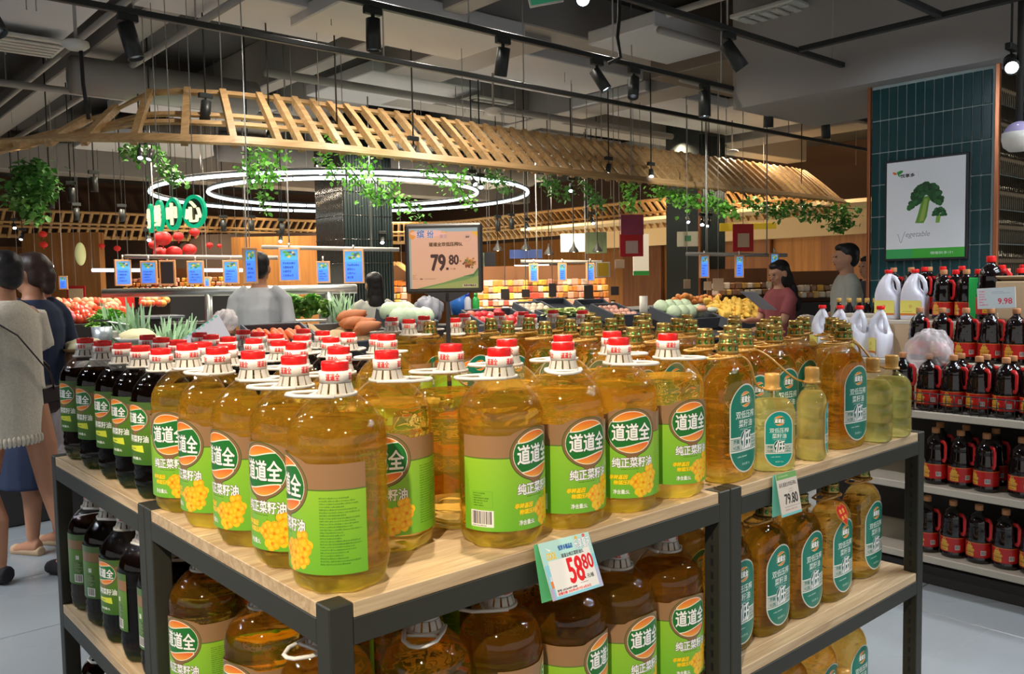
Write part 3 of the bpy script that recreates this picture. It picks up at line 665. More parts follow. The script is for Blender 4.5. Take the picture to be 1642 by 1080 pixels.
def foot(t, z, k=1): return 1-(.10*max(0, 1-abs(z-.010)/.024))*abs(math.sin(4*t))**2 - (.02*math.exp(-((z-.268)/.016)**2))*(abs(math.sin(6*t))**8)
def five(name, label, oilm, labm, labname, k=1.0, kz=1.0, shell=M_shell):
    t = thing(name, label, 'bottle'); p = P5(k, kz)
    mod = lambda a, z: foot(a, z/kz)
    MB().lathe(p, 40, mod=mod).build('body', shell, t)
    q = [(r-.0022, z+(.002 if i == 0 else 0)) for i, (r, z) in enumerate(p) if z < .265*kz]
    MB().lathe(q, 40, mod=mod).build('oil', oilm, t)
    z0, z1, rr = .036*kz, .2165*kz, .0803*k; mb = MB(); A = R(104); n = 44
    vs, fs, uv = [], [], []
    for i in range(n+1):
        a = -A+2*A*i/n; top = .2045+(.012 if labname == 'l' else .0)*max(0, math.cos(a/R(38)*PI/2) if abs(a) < R(38) else 0)**.6
        top = top*kz if labname == 'l' else .232*kz; bot = z0 if labname == 'l' else .085*kz
        zz1 = z1 if labname == 'l' else .232*kz; zz0 = bot
        for j in range(5):
            z = bot+(top-bot)*j/4; vs.append((rr*math.cos(a), rr*math.sin(a), z)); uv.append((i/n, (z-zz0)/(zz1-zz0)))
    for i in range(n):
        for j in range(4): fs.append((i*5+j, (i+1)*5+j, (i+1)*5+j+1, i*5+j+1))
    mb.add(vs, fs, 0, [[uv[x] for x in f] for f in fs]); mb.build('label', labm, t)
    c = [(.0213, .3375), (.0217, .339), (.0217, .349), (.0205, .352)]
    MB().lathe([(r, z*kz) for r, z in c], 48, mod=lambda a, z: 1+.012*(1 if math.sin(24*a) > 0 else -1)).build('cap', M_red, t)
    mb = MB(); n = 32; rs = [[(r*math.cos(2*PI*j/n), r*math.sin(2*PI*j/n), z*kz) for j in range(n)] for r, z in ((.0248, .3195), (.0252, .337))]
    mb.rings(rs, uv=True, cap0=True); o = mb.build('collar_band', M_band, t)
    mb = MB(); n = 48
    for j in range(n):
        if j % 4 == 3: continue
        a0, a1 = 2*PI*j/n, 2*PI*(j+1)/n; g = lambda r, a, z: (r*math.cos(a), r*math.sin(a), z*kz)
        for r0, r1 in ((.0245, .0295),): mb.add([g(r0, a0, .318), g(r0, a1, .318), g(r1, a1, .301), g(r1, a0, .301), g(r0-.002, a0, .318), g(r0-.002, a1, .318), g(r1-.002, a1, .301), g(r1-.002, a0, .301)], [(0, 3, 2, 1), (4, 5, 6, 7), (0, 4, 7, 3), (1, 2, 6, 5)], smooth=False)
    mb.lathe([(.0225, .318*kz), (.0245, .3195*kz)], 24); mb.lathe([(.0300, .2975*kz), (.0335, .2975*kz), (.0335, .3025*kz), (.0300, .3025*kz)], 28, cap0=False, cap1=False)
    mb.build('skirt', mat('skirt_plastic', C(206, 200, 190), .4), t)
    h = [(.010, .0335), (-.02, .0335), (-.055, .028), (-.076, .013), (-.080, 0), (-.076, -.013), (-.055, -.028), (-.02, -.0335), (.010, -.0335)]
    mb = MB().tube([(x, y, .2995*kz) for x, y in h], .0042, 6, flat=.8, upv=(0, 0, 1))
    mb.tube([(-.034, y, .2995*kz) for y in (-.026, -.013, 0, .013, .026)], .003, 5, upv=(0, 0, 1)); mb.build('handle', M_white, t)
    return t
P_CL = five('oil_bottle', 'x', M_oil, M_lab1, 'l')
P_DK = five('dark_oil_bottle', 'x', M_dk, M_lab2, 'd', .868, .952, M_shd)
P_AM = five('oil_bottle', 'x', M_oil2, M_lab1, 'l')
# ================================================================ flat gold-capped bottle
def sup(a, b, n, z, N=36):
    out = []
    for j in range(N):
        t = 2*PI*j/N; ct, st = math.cos(t), math.sin(t)
        out.append((a*math.copysign(abs(ct)**(2/n), ct), b*math.copysign(abs(st)**(2/n), st), z))
    return out
def flat(name, a, b, prof, neck, kz, oilm, labm, lw, lz0, lz1, level, shell=M_shell):
    t = thing(name, 'x', 'bottle'); mk = lambda d: [sup(max(.003, (a*(1-w)+neck*w)*s-d), max(.003, (b*(1-w)+neck*w)*s-d), 2.9*(1-w)+2*w, z*kz) for z, s, w in prof]
    MB().rings(mk(0)).build('body', shell, t)
    q = [x for x, p in zip(mk(.0022), prof) if p[0] < level]; q[0] = [(x, y, z+.0015) for x, y, z in q[0]]
    MB().rings(q).build('oil', oilm, t)
    n = 24; vs, fs, uv = [], [], []; Rr = lw/2; zc = (lz0+lz1)/2; hh = (lz1-lz0)/2
    for i in range(n+1):
        x = -Rr*math.cos(PI*i/n); e = hh-Rr+math.sqrt(max(0, Rr*Rr-x*x)); y = -b*(1-(abs(x)/a)**2.9)**(1/2.9)-.0014
        for j in range(3):
            z = zc-e+2*e*j/2; vs.append((x, y, z)); uv.append((.5+x/lw, (z-lz0)/(lz1-lz0)))
    for i in range(n):
        for j in range(2): fs.append((i*3+j, (i+1)*3+j, (i+1)*3+j+1, i*3+j+1))
    MB().add(vs, fs, 0, [[uv[x] for x in f] for f in fs]).build('label', labm, t)
    return t
PF = [(0, .86, 0), (.006, .94, 0), (.018, .985, 0), (.04, 1, 0), (.10, .99, 0), (.17, 1, 0), (.205, .99, 0), (.228, .95, 0), (.246, .87, .05), (.260, .75, .12), (.271, .62, .28), (.280, .60, .6), (.286, .85, 1), (.292, 1, 1), (.298, 1, 1)]
def gold_cap(t, z, k=1.0):
    mb = MB(); n = 32; rs = [[(r*k*math.cos(2*PI*j/n), r*k*math.sin(2*PI*j/n), z+h*k) for j in range(n)] for r, h in ((.0245, 0), (.0248, .006), (.0235, .010), (.0232, .022), (.0245, .025), (.0205, .028), (.0200, .040), (.0208, .044), (.0190, .047))]
    mb.rings(rs, uv=True); return mb.build('cap', M_gcap, t)
P_GO = flat('gold_capped_oil_bottle', .0765, .0445, PF, .0185, 1, M_oil2, M_lab3, .116, .022, .228, .262)
gold_cap(P_GO, .295)
mb = MB(); mb.lathe([(.021, .287), (.0275, .287), (.0275, .2935), (.021, .2935)], 24)
for j in range(18): mb.box((.0285*math.cos(j*PI/9), .0285*math.sin(j*PI/9), .2905), (.003, .003, .006))
mb.build('collar', M_tan, P_GO)
mb = MB().tube([(.02, -.022, .289), (-.03, -.024, .289), (-.066, -.018, .288), (-.078, 0, .288), (-.066, .018, .288), (-.03, .024, .289), (.02, .022, .289)], .0036, 6, flat=.8, upv=(0, 0, 1)); mb.build('handle', M_tan, P_GO)
PS = [(0, .84, 0), (.005, .95, 0), (.014, 1, 0), (.05, 1, 0), (.052, .975, 0), (.056, .975, 0), (.058, 1, 0), (.10, 1, 0), (.102, .975, 0), (.106, .975, 0), (.108, 1, 0), (.138, 1, 0), (.152, .94, .05), (.164, .82, .15), (.174, .64, .4), (.182, .80, .9), (.188, 1, 1), (.196, 1, 1)]
P_SM = flat('small_oil_bottle', .055, .038, PS, .0145, 1.06, M_oil3, M_lab4, .072, .013, .150, .166)
mb = MB().lathe([(.0190, .199), (.0195, .202), (.0178, .205), (.0178, .215), (.0185, .217), (.0185, .233), (.017, .237)], 28, mod=lambda a, z: 1+.012*math.sin(20*a)); mb.build('cap', M_tan, P_SM)
# ================================================================ display shelving
def board(x0, x1, y0, y1, z, parent, m):
    return MB().box((0, 0, 0), (x1-x0, y1-y0, .0245), ch=.0012).build('shelf_board', m, parent, ((x0+x1)/2, (y0+y1)/2, z-.01225))
def unit(x0, x1, y0, y1, label, m, zs=(1.0, .5734, .147), rails=(1, 1, 1), step=True):
    t = thing('shelving_unit', label, 'shelf unit', (x0, y0, 0)); w = .041; W, D = x1-x0, y1-y0
    for (px, py) in ((0, 0), (W-w, 0), (0, D-w), (W-w, D-w)):
        MB().box((px+w/2, py+w/2, .5005), (w, w, 1.0), ch=.0022).build('post', M_frame, t)
        mb = MB()
        ix = 1 if px < W/2 else -1
        for q in range(30):
            mb.box((px+w/2+ix*(w/2+.0006), py+w/2, .06+q*.03), (.0012, .006, .016))
        mb.build('slot_strip', M_dark, t)
    for k, z in enumerate(zs):
        if k == 0 or rails[k]: 
            for yy in (.010, D-.010): MB().box((W/2, yy, z-.0245-.0205), (W-2*w, .020, .0408), ch=.001).build('rail', M_frame, t)
            for xx in (.010, W-.010): MB().box((xx, D/2, z-.0245-.0205), (.020, D-2*w, .0408), ch=.001).build('rail', M_frame, t)
        o = board(.001, W-.001, w+.001, D-w-.001, z, t, m)
        for yy in (w/2+.0015, D-w/2-.0015): MB().box((0, yy-D/2, 0), (W-2*w-.003, w-.001, .0245), ch=.001).build('board_edge', m, o)
    return t
U1 = unit(0, 1.0045, 0, .803, 'main black-framed shelving unit with pale wood boards, standing at the near corner', M_oak)
U2 = unit(1.0075, 2.0122, 0, .803, 'right black-framed shelving unit holding the gold-capped oil', M_oak)
U3 = unit(0, 1.0045, .806, 1.5967, 'left black-framed shelving unit holding the dark oil', M_oaky)
U4 = unit(1.0075, 2.0122, .806, 1.5967, 'rear black-framed shelving unit behind the gold caps', M_oaky)
# ================================================================ bottles on the top boards
ZT = [1.0, .5734, .147]
rr = random.Random(11)
CAMXY = Vector((CAM.x, CAM.y))
def yaw_to(x, y, deg):
    """rotation that turns a label (facing +x) deg degrees to the right of facing the camera"""
    d = CAMXY-Vector((x, y)); return math.atan2(d.y, d.x)+R(deg)
def put(proto, x, y, z, rz, label, group, first=[set()]):
    if proto.name not in first[0]: first[0].add(proto.name); proto.location = (x, y, z); proto.rotation_euler = (0, 0, rz); proto['label'] = label; proto['group'] = group; return proto
    return dup(proto, (x, y, z), rz, label, group)
FRONT = [  # x, y, label turn (deg to the right seen from the camera), text
    (.0770, .0965, -74, 'clear golden oil bottle standing foremost at the corner, green label turned left'),
    (.0835, .247, -48, 'clear golden oil bottle just left of the corner bottle, second along the left edge'),
    (.0845, .412, -58, 'clear golden oil bottle, third from the corner along the left edge'),
    (.0835, .576, -62, 'clear golden oil bottle, fourth from the corner along the left edge'),
    (.0840, .737, -35, 'clear golden oil bottle, last clear one before the dark oil along the left edge'),
    (.243, .205, -12, 'clear golden oil bottle behind the corner bottle, flower on its label showing'),
    (.412, .237, 176, 'clear golden oil bottle seen from its bare unlabelled back near the sign pole'),
    (.405, .0835, 50, 'clear golden oil bottle at the front right edge with its barcode showing'),
    (.568, .0835, 36, 'clear golden oil bottle right of the one with the barcode panel, handle facing us'),
    (.729, .0825, 18, 'clear golden oil bottle, third from the right in the front row of the main unit'),
    (.890, .0825, 40, 'clear golden oil bottle at the right end of the front row beside the gold-capped bottles'),
    (.565, .246, 60, 'clear golden oil bottle in the second row right of the sign pole'),
    (.727, .244, 150, 'clear golden oil bottle behind the one whose handle faces us'),
    (.888, .244, 120, 'clear golden oil bottle in the second row, rightmost red cap there'),
    (.243, .375, -60, 'clear golden oil bottle in the second row, behind the corner group'),
    (.243, .552, -60, 'clear golden oil bottle in the second row, next to the dark oil'),
    (.52, .632, -40, 'clear golden oil bottle alone behind the dark-capped rows, left of the sign pole'),
]
HAND = {0: -8, 1: 0, 5: 175, 6: 8, 7: 5, 8: 88, 9: 165, 10: 160}
for i, (x, y, d, lab) in enumerate(FRONT):
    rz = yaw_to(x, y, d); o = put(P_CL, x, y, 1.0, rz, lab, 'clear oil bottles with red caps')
    hd = HAND.get(i, rr.choice((0, 170, 30, -25)))
    for c in o.children:
        if c.name.startswith('handle') or c.name.startswith('skirt'): c.rotation_euler = (0, 0, R(-41.26+hd)-rz)
        if c.name.startswith('collar_band'): c.rotation_euler = (0, 0, rr.uniform(0, 6))
for i, (px, py) in enumerate([(622.9, 508.4), (655.5, 511.7), (679.8, 506.5), (738, 502.8), (728.4, 510), (789, 500), (839, 499.7), (850.3, 503.8), (886.4, 497), (934, 497.7)]):
    P = onz(px, py, 1.351); P.x = min(P.x, 1.92); P.y = min(P.y, 1.51)
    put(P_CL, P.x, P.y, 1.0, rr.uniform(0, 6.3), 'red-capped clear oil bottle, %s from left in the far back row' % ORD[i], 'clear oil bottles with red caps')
# dark oil on the left unit
DK = [(.078, .884), (.078, 1.022), (.078, 1.16), (.078, 1.326), (.08, 1.50), (.232, .885), (.23, 1.025), (.22, 1.169), (.228, 1.32), (.247, 1.49), (.375, .9), (.37, 1.04), (.36, 1.18), (.372, 1.33), (.395, 1.475), (.52, .9), (.51, 1.045), (.505, 1.19), (.52, 1.34), (.54, 1.49), (.665, .9), (.66, 1.05), (.66, 1.2), (.68, 1.36)]
for i, (x, y) in enumerate(DK):
    row, kk = i//5, i % 5
    put(P_DK, x, y, 1.0, yaw_to(x, y, -62 if row == 0 else rr.uniform(-80, 60)), ('dark oil bottle with dull green label, %s along the left edge row' % ORD[kk]) if row == 0 else 'dark red-capped oil bottle, %s in row %s counted from the left edge' % (ORD[kk], ORD[row]), 'dark oil bottles on the left unit')
# gold caps on the right unit
GF = [(1.092, .066, 'front gold-capped flat oil bottle beside the last red-capped one, teal label facing right'), (1.270, .140, 'gold-capped flat oil bottle half hidden behind the first small gift bottle'), (1.455, .168, 'gold-capped flat oil bottle behind the second small gift bottle'),
      (1.638, .066, 'gold-capped flat oil bottle at front right, whole teal label in view'), (1.790, .158, 'gold-capped flat oil bottle behind the third small gift bottle'), (1.930, .255, 'gold-capped flat oil bottle at the far right end of the shelf')]
for x, y, lab in GF: put(P_GO, x, y, 1.0, R(4 if x < 1.2 else -3), lab, 'gold-capped flat oil bottles')
k = 0
GB = []
for (px, py) in [(689.5, 514.7), (755.3, 513.8), (792.8, 510), (813.8, 513.8), (876.6, 514.7), (848.5, 508.3), (894.2, 506.5), (941.4, 516.5), (914.9, 511.4), (939, 502.8), (963.3, 507.4), (976, 510), (985.2, 499.7), (1003.5, 502.8), (1019, 505.6), (1015.4, 523.9), (1047.3, 500.5), (1034.5, 512.9), (1100.3, 503.8), (1083.9, 510), (1063.8, 517.5), (1126, 512.3), (1148.7, 526.3), (1178, 505.6), (1162, 510.5), (1196, 522), (1225.5, 511), (1251, 506.2), (1258.3, 517.8), (1297, 514), (1328.7, 508.4)]:
    P = onz(px, py, 1.342); GB.append([P.x, P.y])
for it in range(400):   # let crowded neighbours settle apart
    for i in range(len(GB)):
        for j in range(len(GF)+i):
            q = GB[j-len(GF)] if j >= len(GF) else GF[j]
            dx, dy = GB[i][0]-q[0], GB[i][1]-q[1]; ox, oy = .158-abs(dx), .095-abs(dy)
            if ox > 0 and oy > 0:
                if oy < ox*1.6:
                    s = math.copysign(oy/2+.0005, dy or 1); GB[i][1] += s
                    if j >= len(GF): q[1] -= s
                else:
                    s = math.copysign(ox/2+.0005, dx or 1); GB[i][0] += s
                    if j >= len(GF): q[0] -= s
        p = GB[i]; p[0] = min(1.925, max(1.09 if p[1] < .33 else (.68 if p[1] > .52 else .98), p[0])); p[1] = min(1.53, max(.20, p[1]))
GB.sort(key=lambda p: (round(p[1]/.2), p[0]))
row = -1
for x, y in GB:
    r0 = round(y/.2)
    if r0 != row: row, k = r0, 0
    put(P_GO, x, y, 1.0, R(rr.uniform(-5, 5)), 'gold-capped oil bottle, %s from left in row %s of gold caps' % (ORD[k], ORD[row]), 'gold-capped flat oil bottles'); k += 1
# gift bottles tied to the front ones
SM = [(1.248, .046, 0, 'first small oil bottle with a bright teal label at the right unit\'s front edge', -33), (1.436, .046, 1, 'second small oil bottle turned aside at the front edge, tied by a tan strap', 24), (1.770, .046, 0, 'third small pale oil bottle near the shelf\'s right end, seen from its side', 95), (1.885, .044, 0, 'fourth small pale oil bottle at the shelf\'s right end', 100)]
for x, y, _, lab, d in SM: put(P_SM, x, y, 1.0, R(d), lab, 'small gift oil bottles')
for i, (g, s) in enumerate(((0, 0), (1, 1), (3, 2), (4, 3))):
    a, b = Vector((*GF[g][:2], 1.289)), Vector((*SM[s][:2], 1.199)); mb = MB()
    p0 = a+Vector((.024, -.012, 0)); p3 = b+Vector((-.005, .02, .0)); p1 = p0+Vector((.05, -.025, -.012)); p2 = p3+Vector((-.055, .012, .004))
    pts = [p0*(1-u)**3+p1*3*u*(1-u)**2+p2*3*u*u*(1-u)+p3*u**3 for u in [q/12 for q in range(13)]]
    mb.tube(pts, .0042, 6, flat=.7); mb.lathe([(.0175, -.003), (.0215, -.003), (.0215, .003), (.0175, .003)], 20, c=b)
    tag(mb.build('tie_strap', M_tan, loc=(0, 0, 0)), 'tan plastic strap tying the %s small bottle to the big one behind it' % ORD[i], 'strap', 'tie straps')
# ================================================================ bottles on the middle boards
z = ZT[1]
for i, (px, py, d) in enumerate([(682, 1005, 170), (801, 966, 100), (915, 936, 62), (990, 905, 48), (1077, 880, 42)]):
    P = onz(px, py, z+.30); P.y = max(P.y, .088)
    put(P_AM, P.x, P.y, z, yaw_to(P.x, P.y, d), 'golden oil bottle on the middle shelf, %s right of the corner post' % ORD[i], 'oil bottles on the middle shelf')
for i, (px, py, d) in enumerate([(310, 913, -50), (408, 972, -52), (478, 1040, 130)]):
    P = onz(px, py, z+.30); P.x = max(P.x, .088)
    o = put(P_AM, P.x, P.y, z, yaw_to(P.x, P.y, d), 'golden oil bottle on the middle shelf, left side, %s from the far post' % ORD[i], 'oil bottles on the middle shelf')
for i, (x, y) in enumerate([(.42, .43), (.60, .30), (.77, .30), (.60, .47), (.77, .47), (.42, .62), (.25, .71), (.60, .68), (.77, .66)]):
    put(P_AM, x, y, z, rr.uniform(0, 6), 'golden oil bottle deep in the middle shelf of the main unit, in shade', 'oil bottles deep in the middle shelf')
for i, (px, py, d) in enumerate([(155, 840, -120), (183, 858, -128), (195, 885, -60), (222, 915, -150), (252, 960, -145)]):
    P = onz(px, py, z+.283); P.x = .078; P.y = [1.49, 1.34, 1.19, 1.04, .895][i]
    put(P_DK, P.x, P.y, z, yaw_to(P.x, P.y, d), 'dark oil bottle on the left unit\'s middle shelf, %s from the far post' % ORD[i], 'dark oil bottles on the middle shelf')
for i, y in enumerate((1.49, 1.34, 1.19, 1.04, .895)):
    put(P_DK, .225, y, z, rr.uniform(0, 6), 'dark oil bottle in the second row of the left unit\'s middle shelf', 'dark oil bottles behind on the middle shelf')
for i, x in enumerate((1.125, 1.29, 1.455, 1.62, 1.86)):
    put(P_GO, x, .092 if i < 4 else .12, z, R(2), 'gold-capped flat oil bottle on the right unit\'s middle shelf, %s from its left post' % ORD[i], 'gold-capped bottles on the middle shelf')
for i, x in enumerate((1.12, 1.28, 1.44, 1.60)):
    put(P_GO, x, .21, z, R(2), 'gold-capped oil bottle in the second row of the right unit\'s middle shelf', 'gold-capped bottles behind on the middle shelf')
# lowest boards
z = ZT[2]
for i, x in enumerate((1.30, 1.46, 1.62, 1.80)):
    put(P_GO, x, .13, z, R(2), 'gold-capped flat oil bottle on the right unit\'s lowest shelf, %s from the left' % ORD[i], 'gold-capped bottles on the lowest shelf')
put(P_SM, 1.60, .040, z, R(20), 'small oil bottle on the lowest shelf at the bottom right', 'small gift oil bottles')
for i, y in enumerate((1.49, 1.34, 1.19)):
    put(P_DK, .09, y, z, 1, 'dark oil bottle on the left unit\'s lowest shelf, %s from the far post' % ORD[i], 'dark oil bottles on the lowest shelf')
# red tag on a neck
cv = Canvas(128, 128, (206, 34, 32)); cv.text('金 金', .2, .55, .8, .75, (240, 190, 80), 1); cv.text('会 材', .2, .25, .8, .45, (240, 190, 80), 1)
t = thing('neck_tag', 'red and gold paper tag hanging on a bottle neck on the middle shelf', 'tag', (1.60, .046, ZT[1]+.245), 0, rot=(R(-24), 0, R(8)))
hp = [(0, -.034), (-.034, -.004), (-.034, .018), (-.016, .030), (0, .022), (.016, .030), (.034, .018), (.034, -.004)]
M_x = Matrix(((1, 0, 0), (0, 0, -1), (0, 1, 0)))
MB().prism(hp, .0016, M_x).build('card', mat('tag_gold', C(214, 150, 60), .4, .4), t)
mb = MB(); mb.add([(x*.88, -.0022, y*.88) for x, y in hp], [tuple(range(8))], uvs=[[(x/.068+.5, (y+.034)/.068) for x, y in hp]]); mb.build('print', mat('tag_print', (1, 1, 1), .4, img=cv.image('tag_print')), t)
# ================================================================ price sign on its pole
cv = Canvas(640, 600, (214, 172, 156))
cv.grad(0, 1, (216, 176, 150), (222, 178, 164)); cv.poly([(0, .0), (0, 1), (.03, 1), (.03, 0)], (150, 170, 176)); cv.rect(.0, .94, 1, 1, (150, 176, 196))
cv.poly([(.1, 0), (1, 0), (1, .34), (.93, .24), (.8, .2), (.5, .1)], (110, 150, 90)); cv.poly([(.2, 0), (1, 0), (1, .2), (.8, .13), (.45, .06)], (150, 166, 100)); cv.poly([(.78, .2), (.93, .23), (1, .34), (1, .29), (.93, .19)], (74, 116, 72))
cv.ell(.05, .9, .045, .08, (222, 150, 60)); cv.poly([(.9, .93), (1, .84), (1, .94)], (232, 180, 70)); cv.ell(.28, .92, .26, .055, (240, 190, 190), .8)
cv.text('缤', .12, .84, .225, .975, (70, 110, 190), 2, (246, 238, 240), 2); cv.text('纷', .27, .84, .36, .965, (80, 120, 200), 2, (246, 238, 240), 2); cv.text('夏日', .45, .835, .55, .89, (180, 150, 180), 1); cv.text('Sale', .47, .92, .55, .955, (226, 170, 90), 1)
cv.ell(.85, .83, .055, .058, (190, 160, 150)); cv.ell(.85, .83, .05, .053, (220, 178, 162)); cv.text('鲜', .825, .83, .88, .865, (90, 90, 96), 1)
cv.text('道道全双低压榨5L', .29, .70, .78, .765, (96, 66, 40), 2)
cv.text('79', .32, .30, .52, .56, (60, 30, 28), 7); cv.rect(.535, .305, .57, .345, (60, 30, 28)); cv.text('80', .58, .395, .715, .55, (60, 30, 28), 4); cv.text('元/桶', .59, .31, .67, .335, (120, 90, 80), 0)
K = random.Random(5)
for _ in range(70): cv.ell(.87+K.gauss(0, .035), .41+K.gauss(0, .035), .016, .016, K.choice([(150, 84, 40), (176, 110, 50), (110, 60, 30), (110, 120, 50), (200, 140, 70)]))
cv.lines(.04, .15, .12, .24, 3, (150, 110, 100), 3); cv.text('货号', .15, .15, .19, .17, (90, 60, 56), 1); cv.lines(.21, .15, .4, .172, 1, (110, 80, 76), 6); cv.rect(.77, .02, .98, .065, (220, 200, 180)); cv.text('悦享多精品店', .785, .028, .97, .06, (70, 60, 50), 1)
cv.a *= .86
P = at(712, 414, 1.93)
sg = thing('price_sign', 'black framed price sign reading 79.80 on a slim pole among the bottles', 'sign', (P.x, P.y, 1.0), R(-45.5))
h0 = P.z-1.0; M_sf = mat('sign_frame', C(34, 34, 38), .35)
MB().box((0, 0, 0), (.178, .012, .158), ch=.005).build('frame', M_sf, sg, (0, 0, h0))
MB().quad([(-.0785, -.0066, -.068), (.0785, -.0066, -.068), (.0785, -.0066, .068), (-.0785, -.0066, .068)]).build('print', mat('sign_print', (1, 1, 1), .3, coat=.3, img=cv.image('price_sign_print')), sg, (0, 0, h0))
mb = MB().box((.006, 0, (h0-.078)/2), (.0095, .008, h0-.078), ch=.001); mb.prism([(-.05, 0), (.06, 0), (.012, -.022), (0, -.022)], .008, M_x, c=(0, .004, h0-.077)); mb.build('pole', M_sf, sg)
MB().lathe([(.045, 0), (.045, .004), (.012, .007), (.006, .02)], 24, c=(.006, 0, 0)).build('base', M_sf, sg)
# ================================================================ shelf-edge price tags
def tagcard(name, label, cv, loc, w, h, tilt, lean, back):
    t = thing(name, label, 'price tag', loc, rot=(R(lean), R(tilt), 0))
    MB().box((0, 0, -h/2), (w, .0012, h)).build('card', M_white, t)
    MB().quad([(-w/2, -.0009, -h), (w/2, -.0009, -h), (w/2, -.0009, 0), (-w/2, -.0009, 0)]).build('print', mat(name+'_print', (1, 1, 1), .32, coat=.3, img=cv.image(name+'_print')), t)
    mb = MB(); M = Matrix.Rotation(R(11), 3, 'X') ; mb.box(M @ Vector((-.004, 0, -h/2)), (w, .001, h), M=M); o = mb.build('back_card', mat('tag_back_%s' % name, C(*back), .4), t, (-.004, .002, 0))
    return t
cv = Canvas(560, 480, (150, 214, 232)); cv.grad(.6, 1, (176, 226, 226), (190, 232, 224)); cv.rect(.09, .05, .93, .66, (242, 240, 236)); cv.poly([(.93, .66), (.93, .82), (.7, .66)], (242, 240, 236)); cv.rect(.93, 0, 1, .35, (190, 196, 230)); cv.rect(.0, 0, .06, .2, (190, 180, 216)); cv.rect(.04, .2, .085, .32, (240, 140, 70)); cv.rect(.05, .32, .085, .4, (226, 226, 232))
cv.text('COOL', .09, .68, .27, .80, (232, 196, 60), 2, (250, 246, 220), 2); cv.poly([(.1, .9), (.2, .84), (.16, .82)], (250, 250, 250)); cv.text('悦享多精品店', .34, .80, .62, .885, (50, 100, 170), 2)
cv.text('乐享夏天', .66, .75, .98, .93, (248, 250, 252), 2, (90, 120, 160), 2, shear=0); cv.ell(.72, .95, .03, .03, (236, 190, 80)); cv.ell(.88, .96, .03, .03, (230, 110, 110))
cv.text('道道全纯正菜籽油5L', .36, .665, .80, .735, (80, 70, 66), 1)
cv.text('58', .42, .20, .70, .63, (226, 34, 40), 7); cv.text('80', .72, .37, .93, .63, (226, 34, 40), 4); cv.text('元/桶', .74, .21, .87, .285, (90, 80, 80), 1); cv.rect(.69, .215, .71, .245, (60, 50, 50)); cv.lines(.58, .15, .84, .18, 1, (120, 100, 100), 3)
cv.text('货号: 6922648910588', .12, .115, .5, .155, (90, 76, 76), 1); cv.text('促销日期: 2025年6月17日-6月30日', .12, .06, .76, .105, (226, 60, 60), 1)
P = at(910, 876, 1.50)
tagcard('promotion_tag', 'tilted pale blue price tag reading 58.80 on the main unit\'s front rail', cv, (.474, -.006, 1.006), .128, .100, 2, -24, (96, 190, 130))
cv = Canvas(480, 520, (216, 206, 196)); cv.rect(0, .86, 1, 1, (110, 170, 90)); cv.lines(.1, .9, .9, .97, 1, (190, 220, 160), 3); cv.rect(0, 0, 1, .06, (120, 200, 200)); cv.text('品名:道道全双低压榨5L', .08, .68, .94, .78, (60, 50, 46), 1); cv.lines(.5, .52, .86, .64, 2, (170, 150, 140), 4)
cv.text('79.80', .26, .27, .90, .50, (34, 30, 30), 5); cv.rect(.2, .20, .96, .208, (90, 80, 76)); cv.lines(.22, .11, .92, .17, 1, (170, 120, 110), 5)
tagcard('shelf_price_tag', 'white and green price tag reading 79.80 on the right unit\'s front rail', cv, (1.222, -.006, 1.004), .088, .100, 1, -11, (120, 206, 190))
# ================================================================ people
DG = None
def remesh(mb, name, voxel, m, parent=None, smooth=2, **k):
    me = mb.mesh(name+'_raw', m); o = bpy.data.objects.new(name+'_raw', me); COL.objects.link(o)
    q = o.modifiers.new('r', 'REMESH'); q.mode = 'VOXEL'; q.voxel_size = voxel; q.use_smooth_shade = True
    q = o.modifiers.new('s', 'SMOOTH'); q.iterations = smooth; q.factor = .5
    bpy.context.view_layer.update(); dg = bpy.context.evaluated_depsgraph_get()
    new = bpy.data.meshes.new_from_object(o.evaluated_get(dg)); new.name = name; bpy.data.objects.remove(o); bpy.data.meshes.remove(me)
    new.materials.clear(); new.materials.append(m); return obj(name, new, parent, **k)
M_skin = mat('skin', C(206, 152, 122), .5, sub=.15); M_skin2 = mat('skin_tan', C(186, 132, 102), .5, sub=.15)
M_hair = mat('black_hair', C(30, 25, 26), .42, var=.4, vs=60, bump=.4); M_hairb = mat('brown_hair', C(52, 34, 28), .45, var=.4, vs=60, bump=.4)
M_eye = mat('eye', C(28, 22, 20), .2); M_lip = mat('lips', C(170, 84, 78), .45)
def path(mb, pts, n=10):
    """limb through points (x, y, z, radius[, radius2])"""
    mb.tube([p[:3] for p in pts], [(p[3], p[4] if len(p) > 4 else p[3]) for p in pts], n)
    for p in (pts[0], pts[-1]): mb.ell(p[:3], p[3]*.98, 10, 6)
def fingers(mb, wr, d, side, curl=.5, s=1.0):
    """palm and five fingers from wrist point wr along d; side = towards the thumb"""
    d = Vector(d).normalized(); sd = Vector(side).normalized(); nn = d.cross(sd).normalized(); w = Vector(wr)
    mb.tube([w-d*.01, w+d*.03*s, w+d*.085*s], [(.017, .026), (.015, .036), (.012, .038)], 10, upv=sd)
    for k, (o, L) in enumerate(((.028, .070), (.010, .080), (-.009, .074), (-.027, .058))):
        b = w+d*.075*s+sd*o*s; a1 = curl*.5; a2 = curl*1.2
        p1 = b+(d*math.cos(a1)+nn*math.sin(a1))*L*.5*s; p2 = p1+(d*math.cos(a2)+nn*math.sin(a2))*L*.5*s
        mb.tube([b, p1, p2], [.0095, .0088, .0075], 8); mb.ell(p2, .0075, 8, 5)
    b = w+d*.02*s+sd*.026*s; p1 = b+(d*.6+sd*.7+nn*.2)*.042*s; p2 = p1+(d*.9+sd*.2+nn*.25)*.03*s
    mb.tube([b, p1, p2], [.012, .0105, .0085], 8); mb.ell(p2, .0085, 8, 5)
